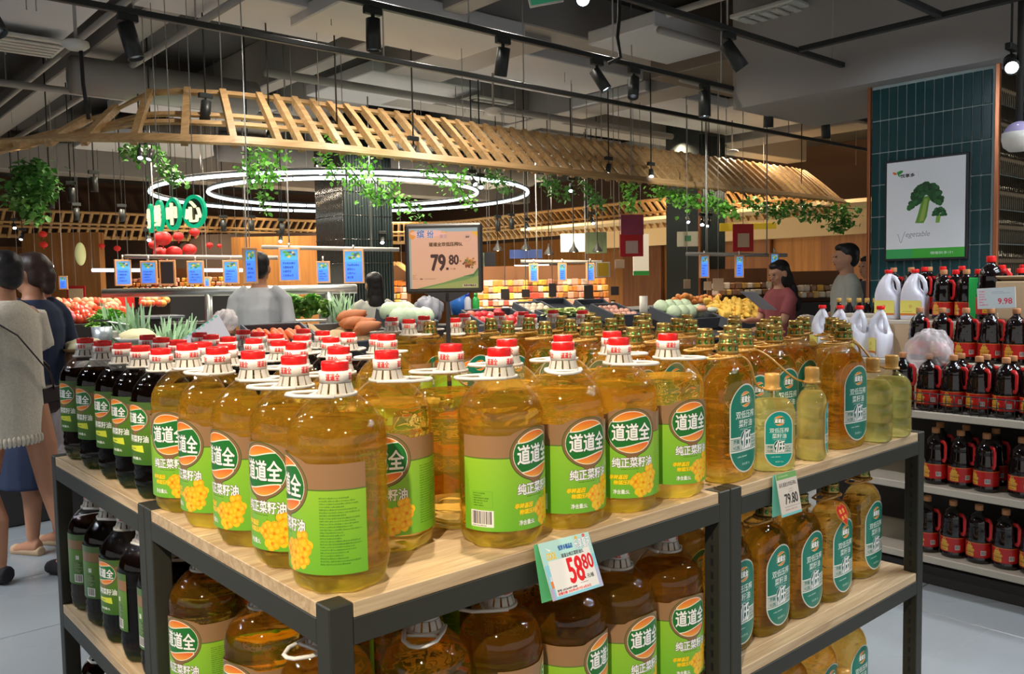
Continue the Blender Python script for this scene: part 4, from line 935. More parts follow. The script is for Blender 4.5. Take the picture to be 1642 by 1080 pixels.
def arm(sx, elbow, wrist, sh=(.175, 0, 1.40)):
    return [(sx*sh[0]*.86, sh[1], sh[2], .052), (sx*(sh[0]+.012), sh[1], sh[2]-.03, .05), (*elbow, .038), (*[(a*.4+b*.6) for a, b in zip(elbow, wrist)], .034), (*wrist, .025)]
def person(label, P, rz, s, skin, arms, top, hair, legs=None, turn=0, nod=0, voxel=.010):
    t = thing('person', label, 'person', (P[0], P[1], 0), rz); t.scale = (s, s, s)
    mb = MB(); mb.tube([(0, 0, z) for z in (.86, .95, 1.06, 1.2, 1.32, 1.40, 1.445, 1.48, 1.55)], [(.15, .11), (.165, .115), (.135, .098), (.145, .11), (.165, .115), (.15, .09), (.09, .07), (.058, .058), (.052, .054)], 16, upv=(0, 1, 0))
    H = Matrix.Rotation(turn, 3, 'Z') @ Matrix.Rotation(nod, 3, 'X'); hc = Vector((0, .012, 1.61)); h = lambda x, y, z: hc+H @ Vector((x, y, z))
    mb.ell(h(0, -.005, .012), (.076, .095, .105), 16, 12, M=H); mb.ell(h(0, .026, -.055), (.058, .062, .055), 14, 10, M=H); mb.ell(h(0, .056, -.088), (.024, .022, .018), 10, 8, M=H)
    mb.ell(h(0, .088, -.012), (.013, .020, .024), 10, 8, M=H); mb.ell(h(0, .104, -.024), (.014, .012, .010), 10, 8, M=H); mb.ell(h(0, .08, .03), (.05, .014, .012), 10, 8, M=H)
    for sx in (-1, 1):
        mb.ell(h(sx*.079, -.008, -.008), (.010, .022, .032), 10, 8, M=H); mb.ell(h(sx*.036, .062, -.03), (.024, .022, .022), 10, 8, M=H)
    for a in arms:
        path(mb, a['p']); w = Vector(a['p'][-1][:3]); e = Vector(a['p'][-3][:3]); fingers(mb, w, a.get('d', w-e), a.get('side', (0, 1, 0)), a.get('curl', .6))
    for L in (legs or [[(-.09, 0, .9, .088), (-.092, .015, .68, .072), (-.092, .02, .48, .052), (-.092, -.012, .32, .052), (-.092, 0, .1, .034)], [(.09, 0, .9, .088), (.092, .015, .68, .072), (.092, .02, .48, .052), (.092, -.012, .32, .052), (.092, 0, .1, .034)]]):
        path(mb, L, 12); a = Vector(L[-1][:3]); f = Vector(L[-1][4:] if len(L[-1]) > 5 else (0, 1, 0)); fz = a.z-.07
        mb.tube([a+Vector((0, -.045, -.05)), a+Vector((0, .0, -.05)), a+Vector((0, .1, -.068)), a+Vector((0, .155, -.082))], [(.030, .036), (.036, .042), (.038, .026), (.03, .012)], 10, upv=(0, 0, 1))
    remesh(mb, 'body', voxel, skin, t)
    e = MB()
    for sx in (-1, 1): MB().ell(h(sx*.031, .086, .010), (.013, .008, .006), 10, 6, M=H).build('eye', M_eye, t)
    MB().ell(h(0, .090, -.052), (.022, .007, .006), 12, 6, M=H).build('mouth', M_lip, t)
    mb = MB()
    mb.ell(h(0, -.024, .045), (.084, .094, .086), 16, 12, M=H); mb.ell(h(0, -.045, .0), (.080, .070, .085), 14, 10, M=H); mb.ell(h(0, .02, .085), (.064, .07, .04), 12, 8, M=H)
    for q in hair.get('extra', []): mb.ell(h(*q[:3]), q[3:], 12, 9, M=H)
    o = remesh(mb, 'hair', .009, hair['m'], t, 3)
    for nm, pts_list, m, vx in top:
        if nm in ('shoes', 'slippers'):
            for pl in pts_list: remesh(MB().tube([p[:3] for p in pl], [p[3] for p in pl], 12), nm[:-1], vx, m, t, 2)
            continue
        mb = MB()
        for pl in pts_list:
            if pl[0] == 'torso': mb.tube([(p[4] if len(p) > 4 else 0, p[3] if len(p) > 3 else 0, p[0]) for p in pl[1:]], [(p[1], p[2]) for p in pl[1:]], 18, upv=(0, 1, 0))
            else: mb.tube([p[:3] for p in pl], [p[3] for p in pl], 12)
        remesh(mb, nm, vx, m, t, 2)
    return t
def fac(v): return math.atan2(v.y, v.x)-PI/2
LFT = Vector((-RT.x, -RT.y, 0)); AWAY = Vector((FW.x, FW.y, 0)).normalized()
TEE = ['torso', (.84, .17, .125), (1.0, .17, .125), (1.15, .165, .125), (1.3, .18, .13), (1.395, .172, .105), (1.44, .115, .085), (1.465, .075, .07)]
def sleeves(arms, k=.62, r=.060):
    out = []
    for a in arms:
        p = a['p']; A, E = Vector(p[1][:3]), Vector(p[2][:3]); P_ = Vector(p[0][:3]); out.append([(*(P_-(A-P_)*1.6), r*.8), (*P_, r), (*A, r), (*(A+(E-A)*k), r*.95)])
    return out
def skin_arms(l, r): return [dict(p=arm(-1, *l), side=(1, 1, 0)), dict(p=arm(1, *r), side=(-1, 1, 0))]
M_tee = mat('grey_tee', C(178, 180, 184), .85, var=.06, vs=20, bump=.1); M_tee2 = mat('pale_tee', C(186, 184, 172), .85, var=.06, vs=20, bump=.1)
M_lace = mat('cream_knit', C(216, 206, 188), .9, var=.22, vs=90, bump=.6); M_navy = mat('navy_cloth', C(38, 48, 74), .85, var=.12, vs=12, bump=.1)
M_mar = mat('dusty_red_cloth', C(160, 84, 88), .85, var=.1, vs=12); M_blackc = mat('black_cloth', C(36, 34, 38), .85); M_leath = mat('dark_leather', C(50, 38, 38), .5); M_grey2 = mat('light_grey_cloth', C(196, 194, 184), .85, var=.05)
M_jean = mat('dark_jeans', C(50, 56, 72), .85)
TROU = ('trousers', [['torso', (.84, .165, .12), (.93, .175, .128), (1.02, .162, .118)], [(-.09, 0, .88, .098), (-.094, .01, .5, .07), (-.094, 0, .09, .062)], [(.09, 0, .88, .098), (.094, .01, .5, .07), (.094, 0, .09, .062)]], M_jean, .012)
SHOE = lambda x, y=0: [(x, y-.055, .05, .045), (x, y+.03, .05, .048), (x, y+.13, .04, .04), (x, y+.165, .035, .03)]
SHOES = ('shoes', [SHOE(-.092), SHOE(.092)], M_blackc, .012)
def flo(px, d): P = at(px, 540, d); return (P.x, P.y)
# man in a grey tee seen from behind
A = skin_arms(((-.235, -.02, 1.13), (-.21, .16, 1.02)), ((.235, -.02, 1.13), (.21, .16, 1.02)))
person('person in a plain grey t-shirt seen from behind, standing at the greens', flo(419, 6.5), fac(AWAY+LFT*-.1), 1.0, M_skin2, A, [('t_shirt', [TEE]+sleeves(A, .78, .064), M_tee, .011), TROU, SHOES], dict(m=M_hair), turn=.1)
# woman with long black hair seen from behind
A = skin_arms(((-.22, .04, 1.14), (-.16, .22, 1.08)), ((.23, .02, 1.15), (.2, .2, 1.06)))
person('person with long black hair and pale grey top seen from behind', flo(602, 7.4), fac(AWAY+LFT*.35), .91, M_skin, A, [('blouse', [TEE]+sleeves(A, .8, .06), M_grey2, .011), TROU, SHOES],
    dict(m=M_hair, extra=[(0, -.05, -.06, .085, .06, .11), (0, -.07, -.17, .085, .045, .12), (0, -.085, -.28, .07, .035, .10), (.05, -.03, -.1, .035, .04, .1), (-.05, -.03, -.1, .035, .04, .1)]), turn=.15)
# woman in dusty red at the right
A = skin_arms(((-.21, .1, 1.16), (-.12, .30, 1.10)), ((.21, .1, 1.16), (.12, .30, 1.16)))
person('person with dark wavy hair and a dusty red top reading a sheet at the ginger', flo(1251, 7.6), fac(LFT-AWAY*.25), .935, M_skin, A, [('blouse', [TEE]+sleeves(A, .7, .06), M_mar, .011), TROU, SHOES],
    dict(m=M_hair, extra=[(0, -.06, -.07, .092, .06, .11), (0, -.075, -.19, .10, .055, .12), (0, -.085, -.31, .095, .05, .11), (.055, -.01, -.07, .03, .05, .09), (-.055, -.01, -.07, .03, .05, .09)]), turn=.1, nod=-.28)
# man in a pale tee in profile
A = skin_arms(((-.22, .03, 1.14), (-.17, .2, 1.06)), ((.22, .03, 1.14), (.17, .2, 1.06)))
person('person with short black hair and pale t-shirt in profile beside the tiled pillar', flo(1357, 7.3), fac(LFT+AWAY*.1), 1.01, M_skin, A, [('t_shirt', [TEE]+sleeves(A, .75, .064), M_tee2, .011), TROU, SHOES], dict(m=M_hair))
A = skin_arms(((-.22, .06, 1.14), (-.14, .25, 1.10)), ((.22, .06, 1.14), (.14, .25, 1.10)))
person('person in dark clothes mostly hidden behind the short-haired one by the pillar', flo(1392, 9.0), fac(LFT-AWAY*.3), .97, M_skin, A, [('jacket', [TEE]+sleeves(A, .95, .07), mat('slate_cloth', C(62, 60, 74), .85), .012), TROU, SHOES], dict(m=M_hair))
# two women at the left edge
legs = [[(-.09, .03, .9, .09), (-.092, .06, .70, .076), (-.092, .09, .49, .054), (-.092, .03, .33, .055), (-.092, .03, .10, .034)], [(.09, -.04, .9, .09), (.092, -.10, .70, .076), (.092, -.13, .49, .054), (.092, -.19, .34, .055), (.092, -.26, .125, .034)]]
A = skin_arms(((-.23, .05, 1.14), (-.2, .2, .98)), ((.23, .05, 1.14), (.17, .22, 1.0)))
p1 = person('person in a cream lace tunic walking left with bare legs and black shoes', flo(10, 4.28), fac(LFT+AWAY*.25), .965, M_skin2, A, [
    ('tunic', [['torso', (.755, .215, .150), (.9, .205, .142), (1.06, .195, .135), (1.2, .19, .135), (1.32, .195, .13), (1.41, .185, .11), (1.45, .13, .09), (1.475, .08, .07)], [(-.16, 0, 1.40, .085), (-.225, .03, 1.22, .095)], [(.16, 0, 1.40, .085), (.225, .03, 1.22, .095)]], M_lace, .011),
    ('shoes', [SHOE(-.092, .03), SHOE(.092, -.26)], M_blackc, .011)], dict(m=M_hair), legs=legs, turn=.1)
mb = MB()
for k in range(56):
    a = 2*PI*k/56; mb.ell((.212*math.cos(a), .147*math.sin(a), .752), (.012, .012, .028), 8, 5)
mb.build('lace_hem', M_lace, p1)
mb = MB().tube([(-.2, .0, 1.44), (-.1, -.17, 1.30), (.1, -.175, 1.08), (.22, -.08, .98)], .011, 6, flat=.4); mb.build('bag_strap', M_leath, p1)
A = skin_arms(((-.235, .0, 1.13), (-.225, .1, .90)), ((.24, -.02, 1.14), (.22, .06, .90)))
p2 = person('person with a curly ponytail in a navy blouse and long navy skirt, wearing tan slippers', flo(57, 4.75), fac(LFT+AWAY*.3), .97, M_skin2, A, [
    ('blouse', [TEE]+sleeves(A, .85, .062), M_navy, .011), ('skirt', [['torso', (.40, .25, .2), (.6, .235, .185), (.8, .205, .155), (.95, .18, .13), (1.05, .165, .12)]], M_navy, .012),
    ('slippers', [[(-.092, -.06, .022, .03), (-.092, .04, .024, .036), (-.092, .15, .02, .034)], [(.092, -.06, .022, .03), (.092, .04, .024, .036), (.092, .15, .02, .034)]], mat('tan_slipper', C(190, 160, 128), .7), .009)],
    dict(m=M_hairb, extra=[(0, -.085, .03, .055, .05, .06), (0, -.105, -.015, .05, .045, .06), (.0, -.105, -.07, .042, .04, .05)]), turn=.2)
P = at(70, 632, 4.45); t = thing('handbag', 'dark leather shoulder bag hanging behind the person in the cream tunic', 'bag', P, fac(LFT))
MB().box((0, 0, -.03), (.20, .09, .15), ch=.025).build('body', M_leath, t); MB().box((0, -.047, .0), (.18, .008, .08), ch=.003).build('flap', M_leath, t)
MB().tube([(-.09, 0, .04), (-.06, 0, .14), (0, 0, .18), (.06, 0, .14), (.09, 0, .04)], .008, 6).build('strap', M_leath, t)
M_film = clear_plastic('plastic_film', (.93, .93, .95), 1.1)
def sack(name, label, P, r, m, seed, cat='plastic bag'):
    g = random.Random(seed); ph = [g.uniform(0, 6) for _ in range(6)]
    f = lambda a, p: (1.12-.30*math.sin(p))*(1+.10*math.sin(3*a+ph[0]+3*p)+.08*math.sin(7*a+ph[1]-4*p)+.05*math.sin(13*a+ph[2]+7*p))
    o = MB().ell((0, 0, 0), r, 36, 22, mod=f).build(name, m, None, P); return tag(o, label, cat)
M_bagw = mat('milky_film', C(236, 226, 226), .25, trans=.0, coat=.4); 
nt = M_bagw.node_tree; b = nt.nodes['Principled BSDF']; b.inputs['Alpha'].default_value = .38
sack('plastic_bag', 'thin pinkish plastic bag carried by the person in navy', at(88, 668, 4.6), (.07, .07, .15), M_bagw, 3)
P = at(1216, 482, 7.35); t = thing('leaflet', 'grey sheet of paper held by the person in dusty red', 'paper', P, fac(LFT), rot=(R(35), 0, fac(LFT-AWAY*.4)))
MB().box((0, 0, 0), (.2, .28, .003), ch=.001).build('sheet', mat('leaflet_paper', C(200, 202, 206), .6), t); MB().box((0, .02, .002), (.13, .1, .001)).build('picture', mat('leaflet_print', C(120, 116, 120), .6), t)
# ================================================================ soy sauce shelving at the right
M_gsh = mat('cream_shelf', C(206, 196, 178), .5, var=.05); M_gbk = mat('gondola_back', C(58, 54, 52), .7)
GX, GY0, GY1 = 3.47, -1.3, 1.42
gd = thing('gondola', 'dark shelving with cream shelf edges holding soy sauce, in front of the tiled pillar', 'shelf unit', (GX, GY0, 0)); L = GY1-GY0
MB().box((.5, L/2, .045), (.94, L, .09), ch=.003).build('plinth', M_gbk, gd)
MB().box((.54, L/2, .47), (.02, L, .76)).build('back_panel', M_gbk, gd)
for z in (.145, .48, .83): MB().box((.27, L/2, z-.0175), (.54, L, .035), ch=.004).build('shelf', M_gsh, gd)
for y in (.02, 1.35, L-.02): MB().box((.5, y, .42), (.05, .04, .8), ch=.003).build('upright', M_gbk, gd)
for x, z in ((.25, 1.04), (.48, 1.23), (.74, 1.25)):
    MB().box((x+.12, L/2, z-.01), (.235, L, .02), ch=.002).build('step_board', M_gsh, gd); MB().box((x+.006, L/2, (z+.83)/2-.01), (.012, L, z-.83-.02)).build('riser', mat('carton_riser', C(196, 170, 136), .8), gd)
# wire guard
wf = thing('wire_guard', 'black wire guard along the front of the upper soy sauce shelf', 'wire guard', (GX+.012, GY0, .83))
for z in (.004, .045, .085): MB().tube([(0, 0, z), (0, L, z)], .0028, 5).build('long_wire', M_blk, wf)
me = MB().tube([(0, 0, 0), (0, 0, .085)], .0022, 5).mesh('upright_wire', M_blk)
for i in range(int(L/.036)): obj('upright_wire', me, wf, (-.003, .02+i*.036, 0))
# bottle prints
cv = Canvas(900, 260, (200, 30, 26)); cv.rect(0, 0, 1, .05, (150, 20, 18)); cv.rect(0, .95, 1, 1, (220, 120, 50))
for u in (.25, .75):
    g = (226, 172, 60); d = (150, 60, 24)
    cv.poly([(u-.062, .08), (u+.062, .08), (u+.062, .45), (u-.062, .45)], g); cv.poly([(u-.078, .45), (u+.078, .45), (u+.06, .58), (u-.06, .58)], g); cv.rect(u-.045, .58, u+.045, .68, g); cv.poly([(u-.056, .68), (u+.056, .68), (u+.02, .84), (u-.02, .84)], g); cv.ell(u, .86, .022, .09, g); cv.ell(u, .86, .012, .045, d)
    cv.rect(u-.062, .44, u+.062, .455, d); cv.lines(u-.05, .27, u+.055, .43, 1, d, 2, 1); cv.lines(u-.04, .13, u+.045, .22, 1, d, 5, 1); cv.rect(u-.045, .575, u+.045, .585, d)
cv.lines(.42, .2, .56, .85, 6, (236, 190, 120), 4); cv.rect(.9, .2, .97, .5, (230, 226, 220)); cv.bars(.905, .24, .965, .48, (60, 40, 40)); cv.lines(.02, .3, .10, .7, 4, (232, 90, 50), 6)
M_soyl = mat('soy_label', (1, 1, 1), .35, coat=.3, img=cv.image('soy_label_print'))
M_soy = mat('soy_dark', C(20, 12, 12), .07, coat=.7); M_cork = mat('cork_cap', C(190, 130, 84), .6, var=.08); M_rh = mat('red_handle', C(206, 36, 36), .3, coat=.3)
def soy(cap, name='soy_sauce_bottle', k=1.0):
    t = thing(name, 'x', 'bottle'); p = [(.044, 0), (.051, .003), (.0535, .012), (.0535, .022), (.052, .026), (.0525, .10), (.0535, .104), (.050, .116), (.0515, .128), (.0475, .140), (.0490, .152), (.0445, .164), (.0465, .176), (.0440, .192), (.0380, .208), (.028, .220), (.018, .229), (.0155, .234), (.0155, .244)]
    MB().lathe([(r*k, z) for r, z in p], 28).build('body', M_soy, t)
    n = 36; MB().rings([[(.0534*k*math.cos(2*PI*j/n), .0534*k*math.sin(2*PI*j/n), z) for j in range(n)] for z in (.028, .098)], uv=True, cap0=False, cap1=False).build('label', M_soyl, t)
    MB().lathe([(.017, .240), (.0175, .242), (.0175, .262), (.016, .265)], 20).build('cap', cap, t)
    MB().tube([(.034, 0, .204), (.058, 0, .203), (.067, 0, .19), (.067, 0, .13), (.060, 0, .116), (.046, 0, .116)], [(.010, .006)]*6, 6, upv=(0, 1, 0)).build('handle', M_rh, t)
    return t
S_C = soy(M_cork); S_R = soy(M_red, 'soy_sauce_bottle'); S_R.children[0].name = 'body'
def ongx(px, X): d = FW+RT*((px-821)/FPX); return CAM.y+d.y*(X-CAM.x)/d.x
us = set()
def place(proto, x, y, z, rz, label, group):
    if proto.name not in us: us.add(proto.name); proto.location = (x, y, z); proto.rotation_euler = (0, 0, rz); proto['label'] = label; proto['group'] = group; return proto
    return dup(proto, (x, y, z), rz, label, group)
g = random.Random(3)
def srow(pxs, X, z, nm, grp, proto=S_C, mind=.112):
    ys = sorted((ongx(p, X) for p in pxs), reverse=True); last = 9
    if len(ys) > 4: ys += [ys[-1]-.15*(k+1) for k in range(4)]
    for i, y in enumerate(ys):
        y = min(y, last-mind); last = y
        place(proto, X, y, z, yaw_to(X, y, g.choice((38, 52, 30, 60, 46))), nm % ORD[i], grp)
srow([1491, 1533, 1575, 1619, 1664, 1712], 3.56, .145, 'soy sauce bottle on the lowest soy shelf, %s from the left', 'soy sauce on the lowest shelf')
srow([1503, 1541, 1585, 1643, 1690, 1740], 3.56, .48, 'soy sauce bottle on the middle soy shelf, %s from the left', 'soy sauce on the middle shelf')
srow([1510, 1552, 1600], 3.72, .48, 'soy sauce bottle in the second row of the middle soy shelf, %s from the left', 'soy sauce behind on the middle shelf')
srow([1448, 1490, 1527, 1568, 1607, 1649, 1694], 3.56, .83, 'soy sauce bottle behind the wire guard, %s from the left', 'soy sauce behind the wire guard')
srow([1500, 1542, 1580, 1621, 1660], 3.675, .83, 'soy sauce bottle in the second row behind the wire guard, %s from left', 'soy sauce second row behind the wire guard')
srow([1474, 1496, 1514, 1544, 1581, 1621, 1660], 3.83, 1.04, 'soy sauce bottle on the second step above the wire guard, %s from left', 'soy sauce on the second step')
srow([1512, 1545, 1612, 1650], 4.06, 1.23, 'cork-capped soy sauce bottle on the third step, %s from left', 'soy sauce on the third step')
srow([1531, 1557, 1634], 4.17, 1.23, 'red-capped soy sauce bottle on the third step, %s from left', 'red-capped soy sauce on the third step', S_R)
srow([1481, 1494, 1507, 1605, 1622, 1641], 4.32, 1.25, 'red-capped bottle in the top back row of the soy shelf, %s from left', 'red-capped bottles in the back row', S_R, .1)
srow([1432, 1446, 1461], 4.34, 1.25, 'cork-capped bottle behind the vinegar jugs, %s from left', 'bottles behind the jugs', S_C, .1)
o = dup(S_R, (4.0, ongx(1587, 4.0), 1.235), yaw_to(4.0, ongx(1587, 4.0), 80), 'big red-capped soy bottle standing tallest behind the 9.98 card', 'tall soy bottle', sc=1.22)
o['group'] = ''; del o['group']
# small dark bottles with tan caps at the left end
ti = thing('small_vinegar_bottle', 'x', 'bottle')
MB().lathe([(.028, 0), (.031, .004), (.031, .10), (.030, .12), (.022, .15), (.013, .17), (.012, .185)], 20).build('body', M_soy, ti); MB().lathe([(.0145, .182), (.0145, .205), (.013, .208)], 16).build('cap', mat('tan_cap', C(214, 170, 90), .5), ti); MB().lathe([(.0315, .02), (.0315, .09)], 20, cap0=False, cap1=False).build('label', mat('grey_label', C(110, 104, 104), .5), ti)
srow([1345, 1361, 1377, 1389, 1401], 4.35, 1.25-.12, 'small dark bottle with tan cap left of the vinegar jugs, %s from left', 'small tan-capped bottles', ti, .05)
MB().box((.86, L-.03, .86), (.22, .3, .5), ch=.004).build('end_block', M_gbk, gd)
# vinegar jugs
M_jug = mat('milky_jug', C(222, 222, 232), .3, coat=.3, sub=.3); cv = Canvas(200, 160, (238, 226, 110)); cv.rect(0, 0, 1, .14, (214, 120, 40)); cv.ell(.5, .6, .09, .12, (222, 196, 96)); cv.lines(.1, .2, .9, .32, 1, (200, 150, 60))
M_jl = mat('jug_label', (1, 1, 1), .4, img=cv.image('jug_label_print'))
jg = thing('vinegar_jug', 'x', 'jug'); a, b = .066, .05
MB().rings([[(x*k+o, y, zz) for x, y, zz in sup(a*s, b*s, 4-1.6*w, z, 28)] for z, s, w, k, o in ((0, .9, 0, 1, 0), (.006, .98, 0, 1, 0), (.02, 1, 0, 1, 0), (.125, 1, 0, 1, 0), (.140, .985, .1, .86, -.009), (.170, .92, .3, .66, -.018), (.205, .74, .6, .66, -.014), (.232, .46, 1, .9, -.004), (.247, .27, 1.25, 1, 0), (.256, .25, 1.25, 1, 0))]).build('body', M_jug, jg)
MB().tube([(.012, 0, .238), (.036, 0, .226), (.052, 0, .200), (.058, 0, .160), (.052, 0, .120)], [(.012, .012)]*5, 8, upv=(0, 1, 0)).build('handle', M_jug, jg)
MB().lathe([(.020, .253), (.021, .255), (.021, .270), (.019, .272)], 20).build('cap', M_red, jg)
MB().quad([(-.055, -.0512, .025), (.055, -.0512, .025), (.055, -.0512, .105), (-.055, -.0512, .105)]).build('label', M_jl, jg)
for i, (px, X, z) in enumerate(((1424, 4.06, 1.23), (1466, 4.06, 1.23), (1387, 3.86, 1.04), (1411, 3.84, 1.04), (1433, 3.83, 1.04), (1453, 3.83, 1.04))):
    y = ongx(px, X); y = y if i < 2 else 1.34-(i-2)*.115
    place(jg, X, y, z, R(-90) if i < 2 else R(-90-40), ('milky vinegar jug with yellow label on the third step, %s one' % ('left', 'right')[i]) if i < 2 else 'milky vinegar jug with red cap on the second step, %s from the left' % ORD[i-2], 'vinegar jugs')
# 9.98 card, green carton, plastic heap
cv = Canvas(480, 256, (214, 228, 232)); cv.text('9.98', .55, .2, .92, .48, (226, 60, 84), 2); cv.lines(.05, .12, .26, .92, 6, (232, 120, 150), 8, .9); cv.lines(.4, .7, .9, .85, 2, (160, 180, 200), 3)
X = 3.78; y = ongx(1597, X); t = thing('price_card', 'pale price card reading 9.98 in red above the soy sauce', 'price card', (X, y, 1.305), R(-90), rot=(0, R(-3), R(-98)))
MB().box((0, 0, .05), (.176, .003, .098)).build('card', M_white, t); MB().quad([(-.087, -.0018, .002), (.087, -.0018, .002), (.087, -.0018, .098), (-.087, -.0018, .098)]).build('print', mat('card998', (1, 1, 1), .3, img=cv.image('card_998_print')), t)
MB().tube([(0, .004, .05), (0, .012, -.2), (0, .03, -.262)], .004, 6).build('stand', M_shell, t)
X = 4.03; o = MB().box((0, 0, .11), (.09, .10, .22), ch=.004).build('green_carton', mat('green_carton', C(40, 190, 90), .5, var=.1), None, (X, ongx(1574, X), 1.232)); tag(o, 'bright green carton standing left of the 9.98 card', 'carton')
X = 3.83; t = thing('cardboard_box', 'plain brown cardboard box right of the 9.98 card on the third step', 'box', (4.02, ongx(1640, 4.02)-.05, 1.232)); MB().box((0, 0, .1), (.16, .3, .2), ch=.004).build('body', mat('carton_riser', (0, 0, 0)), t); MB().box((-.03, 0, .205), (.1, .3, .006), M=Matrix.Rotation(.4, 3, 'Y')).build('flap', MATS['carton_riser'], t)
sack('plastic_bag', 'crumpled clear plastic bag lying over the soy sauce at the shelf\'s left', (3.62, ongx(1492, 3.62), 1.12), (.07, .092, .10), M_bagw, 9)
# ================================================================ fresh market behind
g = random.Random(21)
def ony(px, py, Y):
    d = FW+RT*((px-821)/FPX)+UP*((540-py)/FPX); t = (Y-CAM.y)/d.y; return CAM+d*t
def ony_x(px, Y): return ony(px, 450, Y).x
M_crate = mat('black_crate', C(84, 88, 96), .5, var=.06); M_stand = mat('stand_dark', C(46, 42, 42), .6, var=.08)
def inst(proto, P, label, group, rot=(0, 0, 0), sc=None):
    o = bpy.data.objects.new(proto.name, proto); COL.objects.link(o); o.location = P; o.rotation_euler = rot
    if sc: o.scale = sc if isinstance(sc, tuple) else (sc, sc, sc)
    return o
def item(name, me, P, label, cat, group, rot=(0, 0, 0), sc=None):
    o = bpy.data.objects.new(name, me); COL.objects.link(o); o.location = P; o.rotation_euler = rot
    if sc: o.scale = sc if isinstance(sc, tuple) else (sc, sc, sc)
    return tag(o, label, cat, group)
rot3 = lambda: (g.uniform(0, 6), g.uniform(0, 6), g.uniform(0, 6))
# stand
def stand(label, x0, x1, y0, y1, z, name='produce_stand'):
    t = thing(name, label, 'stand', (x0, y0, 0)); w, d = x1-x0, y1-y0
    MB().box((w/2, d/2, z/2), (w-.1, d-.1, z), ch=.01).build('base', M_stand, t); MB().box((w/2, d/2, z+.015), (w, d, .03), ch=.006).build('top', M_crate, t)
    if w > 5: MB().box((w/2+.95, d+.16, .56), (w-2.3, .3, 1.12), ch=.006).build('back_ledge', M_stand, t)
    return t
stand('long dark produce stand behind the oil display holding carrots, apples and ginger', 1.0, 7.2, 3.72, 4.62, .88)
crates = {}
def crate(px, py, Y, w, d, tilt, label, h=.10, col=None):
    P = ony(px, py, Y); t = thing('produce_crate', label, 'crate', P, rot=(R(tilt), 0, 0)); m = col or M_crate
    MB().box((0, 0, 0), (w, d, .014), ch=.003).build('base', m, t)
    for sx in (-1, 1): MB().box((sx*(w/2-.009), 0, h/2), (.018, d, h), ch=.004).build('side_wall', m, t)
    for sy in (-1, 1): MB().box((0, sy*(d/2-.009), h/2), (w-.036, .018, h), ch=.004).build('end_wall', m, t)
    MB().box((0, .06, -.12), (.08, .08, .22)).build('prop', M_stand, t)
    M = Matrix.Rotation(R(tilt), 3, 'X')
    return lambda x, y, z: P+M @ Vector((x*w/2, y*d/2, z)), M
def fill(cr, n, fn):
    f, M = cr
    for k in range(n): fn(f, M, k)
# meshes
M_car = mat('carrot', C(240, 120, 70), .5, var=.1, vs=30); ME_car = MB().lathe([(.002, -.10), (.012, -.08), (.019, 0), (.023, .07), (.018, .09), (.006, .095)], 12).mesh('carrot', M_car)
M_swp = mat('sweet_potato', C(196, 122, 78), .6, var=.18, vs=18, bump=.1); ME_swp = MB().ell((0, 0, 0), (.04, .042, .085), 14, 10, mod=lambda t, p: 1+.09*math.sin(2*t+p*3)).mesh('sweet_potato', M_swp)
M_app = mat('apple_red', C(216, 58, 66), .3, var=.18, vs=12, coat=.3); ME_app = MB().lathe([(.004, -.027), (.018, -.031), (.034, -.018), (.039, .004), (.034, .024), (.018, .033), (.006, .027), (.001, .022)], 16).mesh('apple', M_app)
M_app2 = mat('apple_pink', C(232, 128, 104), .3, var=.15, vs=12, coat=.3); ME_app2 = ME_app.copy(); ME_app2.materials[0] = M_app2
M_tom = mat('tomato', C(236, 86, 52), .25, var=.12, coat=.4); ME_tom = MB().ell((0, 0, 0), (.04, .04, .034), 12, 8, mod=lambda t, p: 1+.03*math.cos(5*t)).mesh('tomato', M_tom)
M_peach = mat('pale_peach', C(240, 160, 120), .5, var=.15); ME_pea = ME_tom.copy(); ME_pea.materials[0] = M_peach
M_pink = mat('pink_fruit', C(222, 110, 120), .4, var=.15); ME_pin = ME_tom.copy(); ME_pin.materials[0] = M_pink
M_ora = mat('orange_fruit', C(244, 156, 74), .4, var=.12); ME_ora = ME_tom.copy(); ME_ora.materials[0] = M_ora
M_gin = mat('ginger', C(236, 192, 84), .55, var=.16, vs=16); ME_gin = MB().ell((0, 0, 0), (.034, .05, .03), 12, 8, mod=lambda t, p: 1+.2*math.sin(3*t)*math.cos(p)).mesh('mango', M_gin)
M_cab = mat('cabbage', C(208, 228, 194), .5, var=.15, vs=9); ME_cab = MB().ell((0, 0, 0), (.075, .075, .068), 16, 10, mod=lambda t, p: 1+.05*math.sin(6*t+4*p)).mesh('cabbage', M_cab)
M_gar = mat('pale_root', C(232, 214, 188), .6, var=.08); ME_gar = MB().ell((0, 0, 0), (.035, .035, .03), 12, 8, mod=lambda t, p: 1+.05*math.cos(7*t)+(.3 if p > 1.4 else 0)).mesh('garlic_bulb', M_gar)
M_oni = mat('pink_onion', C(226, 170, 150), .4, var=.1); ME_oni = ME_gar.copy(); ME_oni.materials[0] = M_oni
